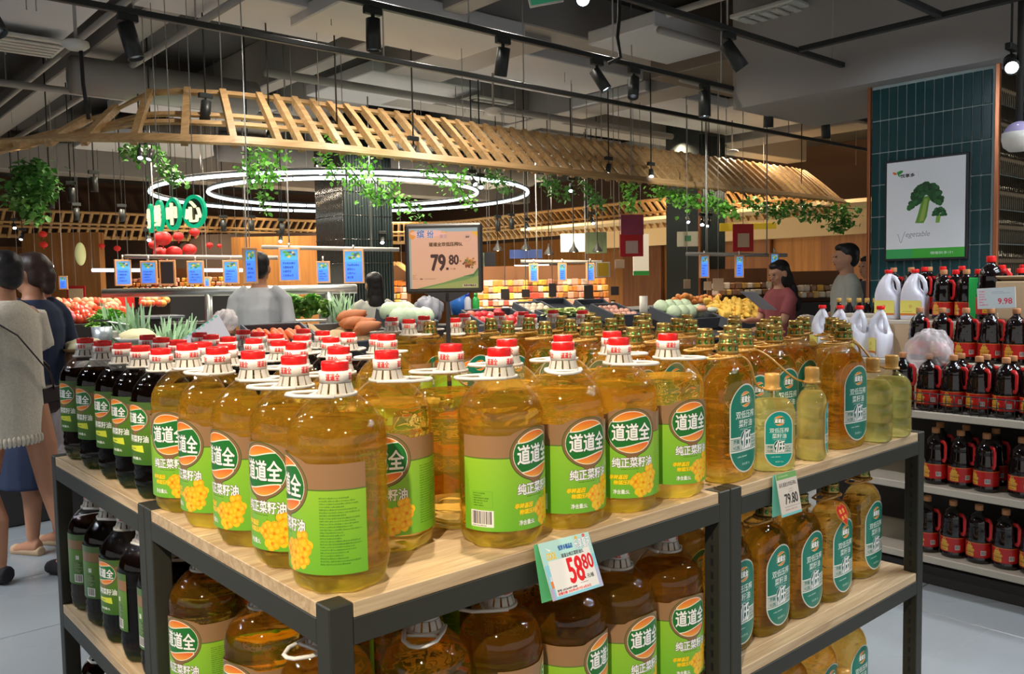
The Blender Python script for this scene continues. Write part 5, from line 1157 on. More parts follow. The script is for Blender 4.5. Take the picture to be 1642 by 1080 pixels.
def leafy(name, m, n, L, W, spread, up, seed):
    q = random.Random(seed); mb = MB()
    for k in range(n):
        a = q.uniform(0, 2*PI); e = q.uniform(up-.4, up+.35); b = Vector((q.uniform(-.02, .02), q.uniform(-.02, .02), 0)); d = Vector((math.cos(a)*math.cos(e), math.sin(a)*math.cos(e), math.sin(e))); s = d.cross(Vector((0, 0, 1))).normalized(); l = L*q.uniform(.7, 1.1)
        p = [b, b+d*l*.5+Vector((0, 0, .01)), b+d*l-Vector((0, 0, l*spread))]
        w = W*q.uniform(.8, 1.2)
        mb.add([p[0]-s*w*.25, p[0]+s*w*.25, p[1]+s*w+Vector((0, 0, .012)), p[1]-s*w+Vector((0, 0, .012)), p[2]+s*w*.5, p[2]-s*w*.5, p[1], p[2]], [(0, 1, 2, 6), (0, 6, 3, 3)[:3], (6, 2, 4, 7), (3, 6, 7, 5)])
    return mb.mesh(name, m)
M_let = mat('lettuce_green', C(176, 222, 116), .5, var=.25, vs=14); M_let2 = mat('leaf_green', C(150, 214, 104), .5, var=.25, vs=14); M_lek = mat('leek_green', C(186, 222, 180), .5, var=.3, vs=10)
ME_let = leafy('lettuce', M_let, 42, .10, .032, .25, .8, 2); ME_let2 = leafy('leafy_green', M_let2, 60, .11, .018, .2, .9, 3); ME_ccb = leafy('pale_lettuce', mat('pale_lettuce', C(226, 240, 168), .5, var=.15), 30, .12, .03, .2, .7, 4)
# carrots
c = crate(450, 556, 3.98, .42, .34, 20, 'black crate of carrots behind the red-capped bottles')
fill(c, 11, lambda f, M, k: item('carrot', ME_car, f(-.75+k*.15, g.uniform(-.15, .35), .05+g.uniform(0, .03)), 'orange carrot lying in the black crate', 'carrot', 'carrots in the crate', (R(-65+g.uniform(-10, 10)), R(g.uniform(-14, 14)), 0)))
c = crate(545, 554, 4.0, .40, .34, 20, 'black crate lined with burlap holding sweet potatoes')
f, M = c; mb = MB()
n = 8; vs = [tuple(f(-1.02+2.04*i/n, -.9+1.8*j/n, .07+.05*math.cos(i*.9)*math.sin(j*1.1)+.03*(abs(i-n/2)/n))) for j in range(n+1) for i in range(n+1)]
mb.add(vs, [(j*(n+1)+i, j*(n+1)+i+1, (j+1)*(n+1)+i+1, (j+1)*(n+1)+i) for j in range(n) for i in range(n)]); o = mb.build('burlap_cloth', mat('burlap', C(206, 178, 136), .9, var=.12, vs=60, bump=.3)); tag(o, 'beige burlap cloth lining the sweet potato crate', 'cloth')
fill(c, 8, lambda f, M, k: item('sweet_potato', ME_swp, f(.45+g.uniform(-.2, .4), -.6+k*.19, .14+g.uniform(0, .04)), 'brown sweet potato lying on the burlap', 'sweet potato', 'sweet potatoes on burlap', (R(80), 0, g.uniform(.6, 1.6))))
c = crate(650, 524, 4.2, .34, .34, 18, 'black crate of pale green cabbages left of the sign pole')
fill(c, 7, lambda f, M, k: item('cabbage', ME_cab, f(-.7+.45*(k % 4), -.4+.8*(k//4), .10), 'pale green cabbage in the crate left of the sign pole', 'cabbage', 'cabbages left of the sign pole', rot3()))
c = crate(800, 527, 4.05, .52, .40, 20, 'black crate of red apples right of the sign pole')
fill(c, 26, lambda f, M, k: item('apple', ME_app if k % 3 else ME_app2, f(-.8+.27*(k % 7), -.7+.45*(k//7), .06+g.uniform(0, .03)), 'red apple in the crate right of the sign pole' if k % 3 else 'pinkish apple in the crate right of the sign pole', 'apple', 'apples in the crate', (g.uniform(-.5, .5), g.uniform(-.5, .5), 0)))
c = crate(862, 511, 4.25, .34, .34, 20, 'black crate of pale garlic right of the apples')
fill(c, 16, lambda f, M, k: item('garlic_bulb', ME_gar, f(-.7+.45*(k % 4), -.7+.45*(k//4), .07), 'pale garlic bulb in the small crate', 'garlic', 'garlic in the crate', rot3()))
for i, px in enumerate((900, 965)):
    c = crate(px, 506, 4.4, .40, .44, 30, 'empty tilted black crate, %s one behind the gold caps' % ('left', 'right')[i], .06)
c = crate(905, 520, 4.0, .46, .3, 14, 'black crate of pale lettuces among the gold caps')
fill(c, 6, lambda f, M, k: item('pale_lettuce', ME_ccb, f(-.7+.28*k, 0, .06), 'pale yellow-green lettuce behind the gold caps', 'lettuce', 'pale lettuces', (0, 0, g.uniform(0, 6))))
c = crate(985, 511, 4.2, .36, .34, 18, 'black crate of pinkish onions behind the gold caps')
fill(c, 14, lambda f, M, k: item('onion', ME_oni, f(-.7+.36*(k % 5), -.6+.55*(k//5), .07), 'pinkish white onion in the crate', 'onion', 'onions in the crate', rot3()))
c = crate(1095, 515, 4.0, .62, .4, 18, 'black crate of cabbages and cut melons at right')
fill(c, 8, lambda f, M, k: item('cabbage', ME_cab, f(-.75+.4*(k % 4), -.2+.8*(k//4), .11), 'pale cabbage in the crate at right', 'cabbage', 'cabbages at right', rot3()))
o = item('melon_half', MB().ell((0, 0, 0), (.06, .05, .035), 16, 8).mesh('melon_half', mat('melon_flesh', C(240, 180, 150), .4, var=.1)), c[0](.35, -.5, .16), 'cut pink melon half in the cabbage crate', 'melon', None)
o = item('melon_half', MB().ell((0, 0, 0), (.075, .05, .03), 16, 8).mesh('melon_half', mat('white_melon', C(236, 242, 214), .4)), c[0](.8, -.6, .15), 'cut white melon half with a green rind', 'melon', None)
del o['label']; tag(o, 'cut white melon half with a green rind', 'melon')
c = crate(1180, 514, 4.1, .86, .46, 18, 'black crate heaped with yellow mangoes at right')
fill(c, 70, lambda f, M, k: item('mango', ME_gin, f(-.88+.2*(k % 10), -.8+.25*(k//10), .08+.05*math.sin(k*1.7)**2+.06*(k//10)/7), 'yellow mango in the heaped crate at right', 'mango', 'mangoes in the heaped crate', rot3(), g.uniform(.9, 1.25)))
st = stand('dark stand holding heaped oranges behind the mangoes', 6.6, 9.3, 5.4, 6.2, 1.10)
for k in range(60):
    P = ony(1112+g.uniform(-38, 42), 486-abs(g.gauss(0, 1))*7, 5.7+g.uniform(-.1, .3)); item('orange', ME_ora, P, 'round orange in the far heap behind the mangoes', 'orange', 'oranges in the far heap')
P = ony(982, 497, 4.5); t = thing('soap_bottle', 'white pump bottle standing behind the gold caps', 'bottle', P); MB().lathe([(.03, -.05), (.03, .05), (.012, .065), (.012, .085)], 16).build('body', M_white, t); MB().box((.01, 0, .092), (.05, .014, .012)).build('pump', M_dark, t)
P = ony(1032, 492, 4.9); o = MB().lathe([(.045, -.12), (.045, .12), (.02, .12), (.02, .10)], 20).build('paper_roll', M_white, None, P); tag(o, 'upright white paper roll behind the gold caps', 'paper roll')
P = ony(736, 488, 4.9); t = thing('bucket', 'small blue bucket behind the apples', 'bucket', P); MB().lathe([(.07, -.09), (.09, .09), (.085, .09), (.07, -.07)], 20).build('body', mat('blue_plastic', C(50, 120, 210), .4), t)
for px, m, lab in ((750, mat('blue_cap', C(60, 80, 200), .4), 'clear bottle with blue cap right of the blue bucket'), (763, mat('green_glass', C(60, 190, 90), .3), 'bright green bottle behind the apples')):
    P = ony(px, 486, 4.8); t = thing('spray_bottle', lab, 'bottle', P); MB().lathe([(.03, -.1), (.032, -.09), (.032, .03), (.014, .06)], 16).build('body', m if px > 755 else M_jug, t); MB().lathe([(.016, .06), (.016, .09)], 12).build('cap', m, t)
sack('plastic_bag', 'white plastic bag lying at the right end of the stand', ony(1292, 512, 3.6), (.12, .08, .06), M_bagw, 12)
sack('grey_bag', 'shaggy grey plastic bag behind the sign pole', ony(686, 492, 4.75), (.12, .09, .10), mat('grey_bag', C(150, 150, 160), .5, var=.3, vs=30), 13, 'bag')
sack('plastic_bag', 'white plastic bag on the stand left of the carrots', ony(362, 508, 4.5), (.07, .06, .06), M_bagw, 15)
# left stand with leeks
stand('dark produce stand at left holding leeks and lettuces', -.6, 2.0, 4.85, 5.7, .92)
P = ony(243, 576, 5.0)
lk = []
for k in range(46):
    x = g.uniform(-.17, .20); y = g.uniform(-.1, .2); base = P+Vector((x, y, -.05)); lean = x*1.1+g.uniform(-.18, .18); hh = g.uniform(.24, .38)*(1.2 if x < -.05 else .85)
    t = thing('leek', 'green leek standing in the bunch behind the dark oil', 'leek', base, g.uniform(0, 6), 'leeks in the bunch') if False else None
    mb = MB(); top = Vector((lean*hh, g.uniform(-.1, .1), hh)); mb.tube([(0, 0, -.08), (0, 0, .05), top*.45], [.014, .014, .017], 8)
    for j in range(4):
        a = g.uniform(-.5, .5); e = top+Vector((a*.12, g.uniform(-.08, .08), g.uniform(-.06, .05))); m_ = top*.55+Vector((a*.03, 0, .01)); s = Vector((.6, g.uniform(-1, 1), 0)).normalized()*.014
        mb.add([top*.4-s, top*.4+s, m_+s*1.3, m_-s*1.3, e+s*.25, e-s*.25], [(0, 1, 2, 3), (3, 2, 4, 5)])
    item('leek', mb.mesh('leek', M_lek), base, 'green leek standing in the bunch behind the dark oil', 'leek', 'leeks in the bunch')
for k in range(14):
    item('leafy_green', ME_let2 if k % 2 else ME_let, ony(150+g.uniform(0, 42), 528-(k % 3)*9, 5.1+.1*(k % 3)), 'bright green lettuce head left of the leeks', 'lettuce', 'lettuces left of the leeks', (0, 0, g.uniform(0, 6)), .85)
P = ony(164, 538, 4.9); t = thing('steel_pail', 'pale steel pail with a black handle left of the leeks', 'pail', P); MB().lathe([(.055, -.07), (.065, .06), (.06, .06), (.052, -.06)], 24).build('body', mat('pale_steel', C(190, 200, 208), .3, .6), t); MB().tube([(-.05, 0, .10), (.05, 0, .10)], .007, 6).build('grip', M_dark, t); MB().tube([(0, 0, .05), (0, 0, .1)], .006, 6).build('stem', M_dark, t)
for i, (px, py, Y, m) in enumerate(((222, 548, 4.55, 'white'), (138, 565, 4.2, 'straw'))):
    P = ony(px, py, Y); t = thing('serving_tray', ('white tray of pale noodles behind the dark oil', 'low basket of straw-coloured noodles at the left end')[i], 'tray', P); MB().lathe([(.10, 0), (.14, .03), (.135, .03), (.10, .006)], 24).build('dish', M_white if i == 0 else mat('basket', C(110, 84, 54), .7), t)
    MB().ell((0, 0, .035), (.11, .11, .05), 16, 10, mod=lambda a, p: 1+.1*math.sin(5*a)*math.sin(4*p)).build('noodles', mat('noodles', C(236, 226, 180), .6, var=.15, vs=40), t)
P = ony(190, 522, 5.0); t = thing('scale', 'white steel scoop scale on the left stand', 'scale', P); MB().box((0, 0, -.06), (.12, .10, .06), ch=.01).build('body', M_white, t); MB().box((-.02, 0, .02), (.16, .1, .01), ch=.004, M=Matrix.Rotation(.2, 3, 'Y')).build('pan', M_steel, t); MB().tube([(.04, 0, -.05), (.06, 0, .01)], .012, 8).build('post', M_steel, t)
P = ony(103, 538, 4.9); o = MB().lathe([(.034, -.07), (.045, .07), (.04, .07), (.03, -.06)], 20).build('paper_cup', mat('cup_white', C(240, 236, 226), .5), None, P); tag(o, 'white paper cup with an orange band at the left end', 'cup'); MB().lathe([(.0435, .03), (.0455, .06)], 20, cap0=False, cap1=False).build('band', mat('cup_orange', C(240, 160, 60), .5), o)
# tilted white price board
a = [at(268, 560, 4.9), at(350, 503, 5.0), at(376, 550, 4.85), at(300, 600, 4.75)]; c0 = sum(a, Vector())/4; nn = (a[1]-a[0]).cross(a[3]-a[0]).normalized()
mb = MB(); mb.add([p-c0 for p in a]+[p-c0+nn*.008 for p in a], [(3, 2, 1, 0), (4, 5, 6, 7), (0, 1, 5, 4), (1, 2, 6, 5), (2, 3, 7, 6), (3, 0, 4, 7)], smooth=False)
o = mb.build('price_board', mat('foam_board', C(206, 204, 212), .6), None, c0); tag(o, 'large tilted pale price board behind the red caps at left', 'board')
mb = MB(); e = (a[1]-a[0]); v = (a[3]-a[0])
for k in range(12): mb.add([a[0]+e*(k/12)+q-c0+nn*.009*0-nn*.001 for q in (Vector(), e*.045, e*.045+v*.06, v*.06)], [(0, 1, 2, 3)], smooth=False)
mb.build('dashed_border', mat('teal_print', C(110, 190, 170), .6), o)['kind'] = 'stuff'
mb = MB(); mb.add([a[0]+e*.12+q-c0-nn*.002 for q in (v*.10, e*.12+v*.03, e*.12+v*.20, v*.26)], [(0, 1, 2, 3)], smooth=False); mb.build('red_mark', mat('red_print', C(220, 80, 60), .6), o)
# fruit terrace at the far left
P = ony(95, 505, 7.7); t = thing('fruit_terrace', 'dark stepped stand heaped with tomatoes and peaches at the far left', 'stand', (-1.5, 7, 0))
for r_ in range(5):
    z_ = ony(95, 511-r_*6.5, 7.15+.2*r_).z-.05; MB().box((.5, .15+.2*r_, z_/2), (5.6, .2, z_), ch=.004).build('step', M_stand, t)
for k in range(190):
    px = g.uniform(22, 205); r_ = k % 5; Y = 7.15+.2*r_; P = ony(px, 511-r_*6.5+g.uniform(-2, 2), Y)
    if px < 190 or r_ < 3:
        nm, me, lb = (('tomato', ME_tom, 'red-orange tomato on the far left fruit terrace'), ('peach', ME_pea, 'pale peach on the far left fruit terrace'), ('pink_fruit', ME_pin, 'pink fruit on the far left fruit terrace'))[0 if (px > 120 and r_ < 3) or g.random() < .35 else (2 if r_ < 2 else 1)]
        item(nm, me, P, lb, 'fruit', nm+' on the far left terrace', rot3(), 1.15)
P = ony(200, 482, 8.0); o = MB().box((0, 0, 0), (.16, .12, .16), ch=.01).build('red_crate', mat('red_box', C(226, 50, 44), .5), None, P); tag(o, 'bright red box at the right end of the fruit terrace', 'box')
for k in range(24):
    P = ony(245+g.uniform(-18, 22), 486-(k % 3)*5, 7.6+.1*(k % 3)); item('orange', ME_ora if k % 2 else ME_tom, P, 'orange fruit under the glass canopy of the greens case', 'fruit', 'fruit under the glass canopy')
stand('low dark stand under the fruit at the left end of the greens case', ony_x(222, 7.6), ony_x(272, 7.9), 7.5, 7.9, 1.17)
# refrigerated greens case with a chrome rail
A, Bq = at(166, 470, 7.7), at(572, 471, 7.7); t = thing('greens_case', 'long glass-topped greens case with a fat chrome rail behind the grey t-shirt', 'case', (A.x, A.y, 0)); D = Bq-A; D.z = 0; L = D.length; u = D/L
V = lambda s, z, o=0: Vector((u.x*s-u.y*o, u.y*s+u.x*o, z)); zr = A.z
MB().tube([V(0, zr), V(L, zr)], .042, 14).build('chrome_rail', M_steel, t); 
for s in (.95, 2.05): MB().tube([V(s, .9), V(s, zr)], .035, 8).build('post', M_steel, t)
mb = MB(); mb.add([V(.6, zr-.28), V(L-.05, zr-.28), V(L-.05, zr-.04), V(.6, zr-.04)], [(0, 1, 2, 3)], smooth=False); mb.build('glass_front', clear_plastic('case_glass', (.92, .96, .95)), t)
MB().tube([V(.5, zr-.28), V(L, zr-.28)], .012, 8).build('glass_edge', M_steel, t)
M = Matrix.Rotation(math.atan2(u.y, u.x), 3, 'Z'); MB().box(V(L/2, .5, .35), (L, .7, 1.0), M=M, ch=.01).build('cabinet', mat('case_grey', C(110, 112, 112), .5), t)
for k in range(26):
    px = 436+g.uniform(0, 92); item('lettuce', ME_let2 if k % 3 else ME_let, at(px, 519-(k % 4)*8-10*math.sin((px-436)/92*PI), 7.15-.05*(k % 4)), 'curly green lettuce heaped right of the grey t-shirt', 'lettuce', 'lettuces right of the grey t-shirt', (g.uniform(-.3, .3), g.uniform(-.3, .3), g.uniform(0, 6)), 1.0)
me = MB(); q = random.Random(2)
for k in range(40): a_ = q.uniform(-.5, .5); me.tube([(q.uniform(-.08, .08), q.uniform(-.03, .03), -.1), (a_*.25, q.uniform(-.05, .05), q.uniform(.08, .2))], [.006, .003], 5)
o = item('spring_onions', me.mesh('spring_onions', M_lek), at(546, 506, 7.0), 'bunch of spring onions right of the curly lettuces', 'spring onion', None); del o['label']; tag(o, 'bunch of spring onions right of the curly lettuces', 'spring onion'); o['kind'] = 'stuff'
item('radish', ME_gar, at(562, 505, 7.0), 'pale round turnip beside the spring onions', 'turnip', None, sc=1.4)
# ---------------------------------------------------------------- screens
M_wf = wood('screen_frame', C(206, 150, 104), C(224, 172, 126), 2, .6)
def scr(k):
    cv = Canvas(96, 160, (66, 112, 226)); cv.grad(.0, .7, (64, 110, 224), (70, 130, 236)); cv.grad(.66, 1, (70, 150, 216), (70, 120, 170)); q = random.Random(k)
    for _ in range(14): cv.ell(q.uniform(.2, .8), q.uniform(.74, .94), .10, .04, q.choice([(60, 130, 70), (90, 140, 60), (60, 80, 90), (180, 150, 90)]))
    cv.lines(.12, .08, .8, .62, 4, (40, 60, 130), k, .9); return cv.image('screen_print')
M_scr = [mat('screen_%d' % k, (1, 1, 1), .3, img=scr(k), emit=.85) for k in range(3)]; M_off = mat('screen_off', C(40, 40, 46), .25)
SN = [0]
def screen(px, py, w, h, d, rz, label, m=None, group=None, back=False):
    P = at(px, py, d); k = d/FPX; t = thing('price_screen', label, 'screen', P, fac(-AWAY)+PI+rz); W, H = w*k/max(.25, abs(math.cos(rz))), h*k
    MB().box((0, .012, 0), (W, .024, H), ch=.003).build('frame', M_wf, t)
    MB().quad([(-W/2+.018, -.001, -H/2+.018), (W/2-.018, -.001, -H/2+.018), (W/2-.018, -.001, H/2-.018), (-W/2+.018, -.001, H/2-.018)]).build('display', m or M_scr[SN[0] % 3], t)
    MB().tube([(0, .01, H/2), (0, .01, H/2+(.05 if 8 < d < 10.9 else 2.3))], .01 if 8 < d < 10.9 else .004, 6).build('hanger', M_steel, t); SN[0] += 1; return t
for i, (px, py, w, h, rz) in enumerate(((238, 437, 27, 38, 0), (313, 437, 27, 38, 0), (370, 436, 25, 38, .1), (464, 424, 33, 54, .05), (518, 436, 22, 35, 0), (567, 427, 33, 54, -.1))):
    screen(px, py, w, h, 9.0, rz, 'wood-framed blue price screen over the greens case, %s from the left' % ORD[i])
screen(198, 437, 17, 42, 9.0, .9, 'wood-framed price screen turned aside at the left end of the row'); screen(402, 426, 19, 58, 6.1, .62, 'tall narrow wood-framed screen turned aside beside the head of the grey t-shirt'); screen(268, 437, 26, 40, 9.1, 0, 'switched-off dark screen between the blue screens at left', M_off)
screen(101, 453, 14, 22, 12, 0, 'small blue screen on the brown wall above the tomatoes'); screen(332, 452, 10, 17, 11, 0, 'tiny blue screen low between two price screens')
for i, (px, py, w, h) in enumerate(((856, 437, 15, 30), (902, 436, 14, 29), (947, 436, 14, 30))): screen(px, py, w, h, 10.5, .15, 'small blue price screen above the packed goods, %s from the left' % ORD[i])
for i, (px, py, w, h) in enumerate(((1130, 427, 16, 37), (1186, 427, 15, 36), (1242, 424, 16, 38))): screen(px, py, w, h, 9.5, .2, 'blue price screen on the right rail, %s from the left' % ORD[i])
for (a, b, d, lab) in (((200, 411), (445, 413), 9.05, 'grey hanging rail holding the screens at left'), ((420, 396), (640, 400), 9.05, 'grey hanging rail holding the taller screens'), ((1100, 407), (1262, 409), 9.55, 'grey hanging rail holding the screens at right'), ((835, 419), (965, 420), 10.6, 'thin rail holding the small screens')):
    p, q = at(*a, d), at(*b, d); t = thing('screen_rail', lab, 'rail', p); MB().tube([(0, 0, 0), q-p], .022, 8).build('bar', M_duct, t)
    for s in (.2, .8): MB().tube([(q-p)*s, (q-p)*s+Vector((0, 0, 1.6))], .008, 5).build('hanger', M_duct, t)
# ---------------------------------------------------------------- ring lights
M_led = mat('led_white', (1, 1, 1), .4, emit=3.2, ecol=(.80, .96, 1))
for r, dz, lab in ((2.36, .0, 'large outer ring of white tube light under the canopy'), (1.70, .02, 'smaller inner ring of white tube light under the canopy')):
    cc = Vector((5.16, 8.68, 2.63+dz)); t = thing('ring_light', lab, 'ring light', cc); N_ = 18
    for k in range(N_):
        a0, a1 = 2*PI*k/N_, 2*PI*(k+.965)/N_; MB().tube([(r*math.cos(a0+(a1-a0)*q/6), r*math.sin(a0+(a1-a0)*q/6), 0) for q in range(7)], .019, 8).build('tube', M_led, t)
    MB().tube([(r*math.cos(2*PI*k/72), r*math.sin(2*PI*k/72), .035) for k in range(72)], .016, 6, closed=True).build('channel', M_dark, t)
    for k in range(8): a0 = 2*PI*k/8; MB().tube([(r*math.cos(a0), r*math.sin(a0), .03), (r*math.cos(a0), r*math.sin(a0), 1.6)], .004, 4).build('wire', M_duct, t)
# ---------------------------------------------------------------- sign discs
M_dg = mat('disc_green', C(30, 190, 140), .4, emit=.45, ecol=C(20, 200, 140)); M_dw = mat('disc_dark', C(60, 58, 54), .4); M_gl = mat('glyph_glow', C(250, 246, 200), .4, emit=.9, ecol=C(252, 246, 200))
def glyph_mesh(ch, h, depth):
    c = bpy.data.curves.new('g', 'FONT'); c.body = ch; c.extrude = depth/2; c.size = h; c.align_x = 'CENTER'; c.offset = .007*h
    o = bpy.data.objects.new('g', c); me = bpy.data.meshes.new_from_object(o); bpy.data.objects.remove(o); bpy.data.curves.remove(c)
    v = np.array([p.co[:] for p in me.vertices]); m = (v.min(0)+v.max(0))/2
    for p in me.vertices: p.co = (p.co.x-m[0], -(p.co.z), p.co.y-m[1])
    return me
for i, (px, py, ry, d, turn, ch) in enumerate(((242, 350, 23, 6.6, -1.07, '生'), (256, 346, 25, 6.5, -.94, '鲜'), (278, 343, 26, 6.4, -.76, '中'), (312, 339, 26.5, 6.25, -.52, '心'))):
    P = at(px, py, d); t = thing('sign_disc', ['edge-on green sign disc, leftmost of four', 'nearly edge-on green sign disc, second of four', 'green sign disc with one glowing character, third of four from the left', 'roundest green sign disc, rightmost of the four above the lanterns'][i], 'sign', P, fac(-AWAY)+PI+turn); r = ry*d/FPX
    mb = MB(); n = 40
    for y0, y1, r0, r1 in ((-.012, .012, r, r*.78),):
        mb.rings([[(q*math.cos(2*PI*k/n), y, q*math.sin(2*PI*k/n)) for k in range(n)] for q, y in ((r1, y0), (r0, y0), (r0, y1), (r1, y1), (r1, y0))], cap0=False, cap1=False, smooth=False)
    mb.build('rim', M_dg, t); mb = MB(); mb.rings([[(r*.79*math.cos(2*PI*k/n), y, r*.79*math.sin(2*PI*k/n)) for k in range(n)] for y in (-.004, .006)]); mb.build('face', M_dw, t)
    me = glyph_mesh(ch, r*1.45, .02); me.materials.clear(); me.materials.append(M_gl); obj('glyph', me, t, (0, -.014, 0)); MB().tube([(0, 0, r), (0, 0, r+1.6)], .004, 4).build('wire', M_duct, t)
# ---------------------------------------------------------------- lanterns, pendant lamps
M_lan = mat('lantern_red', C(186, 26, 26), .55, emit=.12, ecol=(1, .06, .03))
def lantern(px, py, w, d, lab, grp=None, flat=.8):
    r = w/2*d/FPX; t = thing('red_lantern', lab, 'lantern', at(px, py, d), 0, grp)
    MB().ell((0, 0, 0), (r, r, r*flat), 20, 10, mod=lambda a, p: 1+.03*math.cos(10*a)).build('shade', M_lan, t); MB().tube([(0, 0, r*flat), (0, 0, r*flat+2.1)], .003, 4).build('string', M_dark, t); MB().tube([(0, 0, -r*flat), (0, 0, -r*flat*1.5)], [.006, .012], 6).build('tassel', M_lan, t)
for i, (px, py, w, d) in enumerate(((261, 382, 28, 10.5), (286, 379, 17, 10.4), (312, 372, 16, 10.3), (304, 400, 22, 10.4), (279, 405, 26, 10.6), (258, 406, 24, 10.7), (246, 392, 16, 10.5), (336, 393, 11, 12), (352, 394, 8, 12))): lantern(px, py, w, d, 'red lantern in the cluster below the sign discs, %s counted' % ORD[i] if False else 'red lantern below the sign discs, %s in the hanging cluster' % ['big upper left', 'narrow upper middle', 'bright upper right', 'lower right', 'lower middle', 'lower left', 'leftmost', 'small lone one right of it', 'tiny farthest right'][i])
lantern(163, 394, 10, 13, 'small red lantern right of the brown wall'); lantern(188, 398, 11, 13, 'small bright red lantern next to a lamp, right of the brown wall')
for i, (px, py, w) in enumerate(((69, 375, 12), (70, 392, 12))): lantern(px, py, w, 13, 'red knot ornament %s on the brown wall' % ('above', 'below')[i])
for i, (px, py) in enumerate(((798, 396), (843, 395), (880, 402), (920, 398), (958, 397))):
    d = 11; t = thing('pendant_lamp', 'black cone pendant lamp over the packed goods, %s from the left' % ORD[i], 'lamp', at(px, py, d)); k = d/FPX
    MB().lathe([(8.2*k, -6*k), (7.6*k, -3*k), (3*k, 3*k), (1.2*k, 9*k), (.8*k, 12*k)], 18, cap0=False).build('shade', M_dark, t); MB().tube([(0, 0, 12*k), (0, 0, 2.3)], .006, 5).build('cord', M_dark, t); MB().ell((0, 0, -4.5*k), 2*k, 10, 6).build('bulb', mat('warm_bulb', (1, .9, .7), .4, emit=6, ecol=(1, .86, .6)), t)
# ---------------------------------------------------------------- banners and panels
def panel(name, px, py, w, h, d, m, lab, cat, rz=0, ins=None, strip=None):
    P = at(px, py, d); k = d/FPX; t = thing(name, lab, cat, P, fac(-AWAY)+PI+rz); W, H = w*k, h*k
    MB().box((0, .01, 0), (W, .02, H), ch=.003).build('board', m, t)
    if ins: MB().box((0, -.003, ins[3]*k), (ins[0]*k, .006, ins[1]*k)).build('inset', ins[2], t)
    if strip: MB().box((0, -.003, -H/2+strip[0]*k/2), (W, .006, strip[0]*k)).build('strip', strip[1], t)
    MB().tube([(0, .01, H/2), (0, .01, 4.1-P.z)], .004, 4).build('wire', M_duct, t); return t
M_ban = mat('banner_red', C(196, 40, 44), .6); M_insp = mat('banner_inset', C(206, 176, 168), .6)
panel('red_banner', 1013, 393, 38, 36, 9.5, M_ban, 'red hanging banner with a pale square, right of the pendant lamps', 'banner', .1, (20, 20, M_insp, -3)); panel('printed_banner', 1014, 360, 37, 32, 9.4, mat('banner_print', C(150, 60, 86), .6, var=.5, vs=6), 'dark pink printed banner above the red one', 'banner', .1)
panel('red_banner', 1192, 381, 34, 44, 9.5, M_ban, 'red hanging banner above the right screens', 'banner', .1, (19, 22, mat('banner_inset2', C(220, 190, 160), .6), -4))
panel('light_box', 919, 389, 40, 29, 12.5, mat('lightbox', C(252, 250, 226), .5, emit=1.3, ecol=C(252, 250, 220)), 'glowing pale light box above the packed goods', 'light box')
panel('landscape_poster', 956, 389, 34, 34, 12.4, mat('poster_hills', C(120, 140, 104), .6, var=.5, vs=4), 'green landscape poster right of the light box', 'poster'); panel('landscape_poster', 782, 420, 20, 30, 12.4, mat('poster_hills', C(0, 0, 0)), 'green landscape poster peeking out right of the price sign', 'poster')
panel('yellow_sign', 967, 432, 23, 24, 10, M_white, 'yellow square sign with a white border right of the small screens', 'sign', .1, (17, 21, mat('yellow_print', C(226, 186, 50), .6), 0)); panel('small_sign', 994, 423, 15, 14, 10, mat('kraft', C(196, 166, 136), .7), 'small tan paper sign right of the yellow one', 'sign')
panel('hanging_sign', 1103, 383, 34, 24, 10.5, mat('sign_pale', C(206, 190, 160), .6), 'pale hanging sign with green characters above the right rail', 'sign', 0, (10, 9, mat('green_print', C(70, 130, 80), .6), 1)); panel('lit_poster', 1028, 408, 26, 66, 10.2, mat('poster_lit', C(240, 222, 196), .5, emit=.25, ecol=C(240, 220, 190)), 'tall lit vegetable poster with a green foot on the far pillar', 'poster', .15, None, (7, mat('green_strip', C(60, 160, 60), .6)))
panel('yellow_box', 1165, 364, 22, 13, 11, mat('yellow_lit', C(220, 180, 50), .5, emit=.2, ecol=C(220, 180, 40)), 'yellow lamp box under the vines at right', 'lamp box'); panel('yellow_banner', 1225, 362, 40, 10, 12, mat('yellow_lit', (0, 0, 0)), 'long yellow banner under the canopy at right', 'banner')
panel('red_notice', 122, 475, 30, 34, 13.5, M_ban, 'red framed notice on the brown wall above the tomatoes', 'notice', 0, (23, 27, mat('notice_paper', C(226, 196, 160), .7), -1)); panel('menu_board', 58, 455, 44, 52, 14, mat('menu_print', C(196, 130, 116), .6, var=.5, vs=7), 'pinkish printed menu board behind the person in navy', 'board')
P = at(129, 407, 12.5); o = MB().ell((0, 0, 0), (.075, .075, .17), 16, 12).build('gourd_lamp', mat('gourd', C(206, 206, 150), .5, emit=.2, ecol=C(220, 220, 150)), None, P); MB().tube([(0, 0, .17), (0, 0, 2.4)], .004, 4).build('wire', M_duct, o); tag(o, 'long pale gourd-shaped lamp hanging before the brown wall', 'lamp')
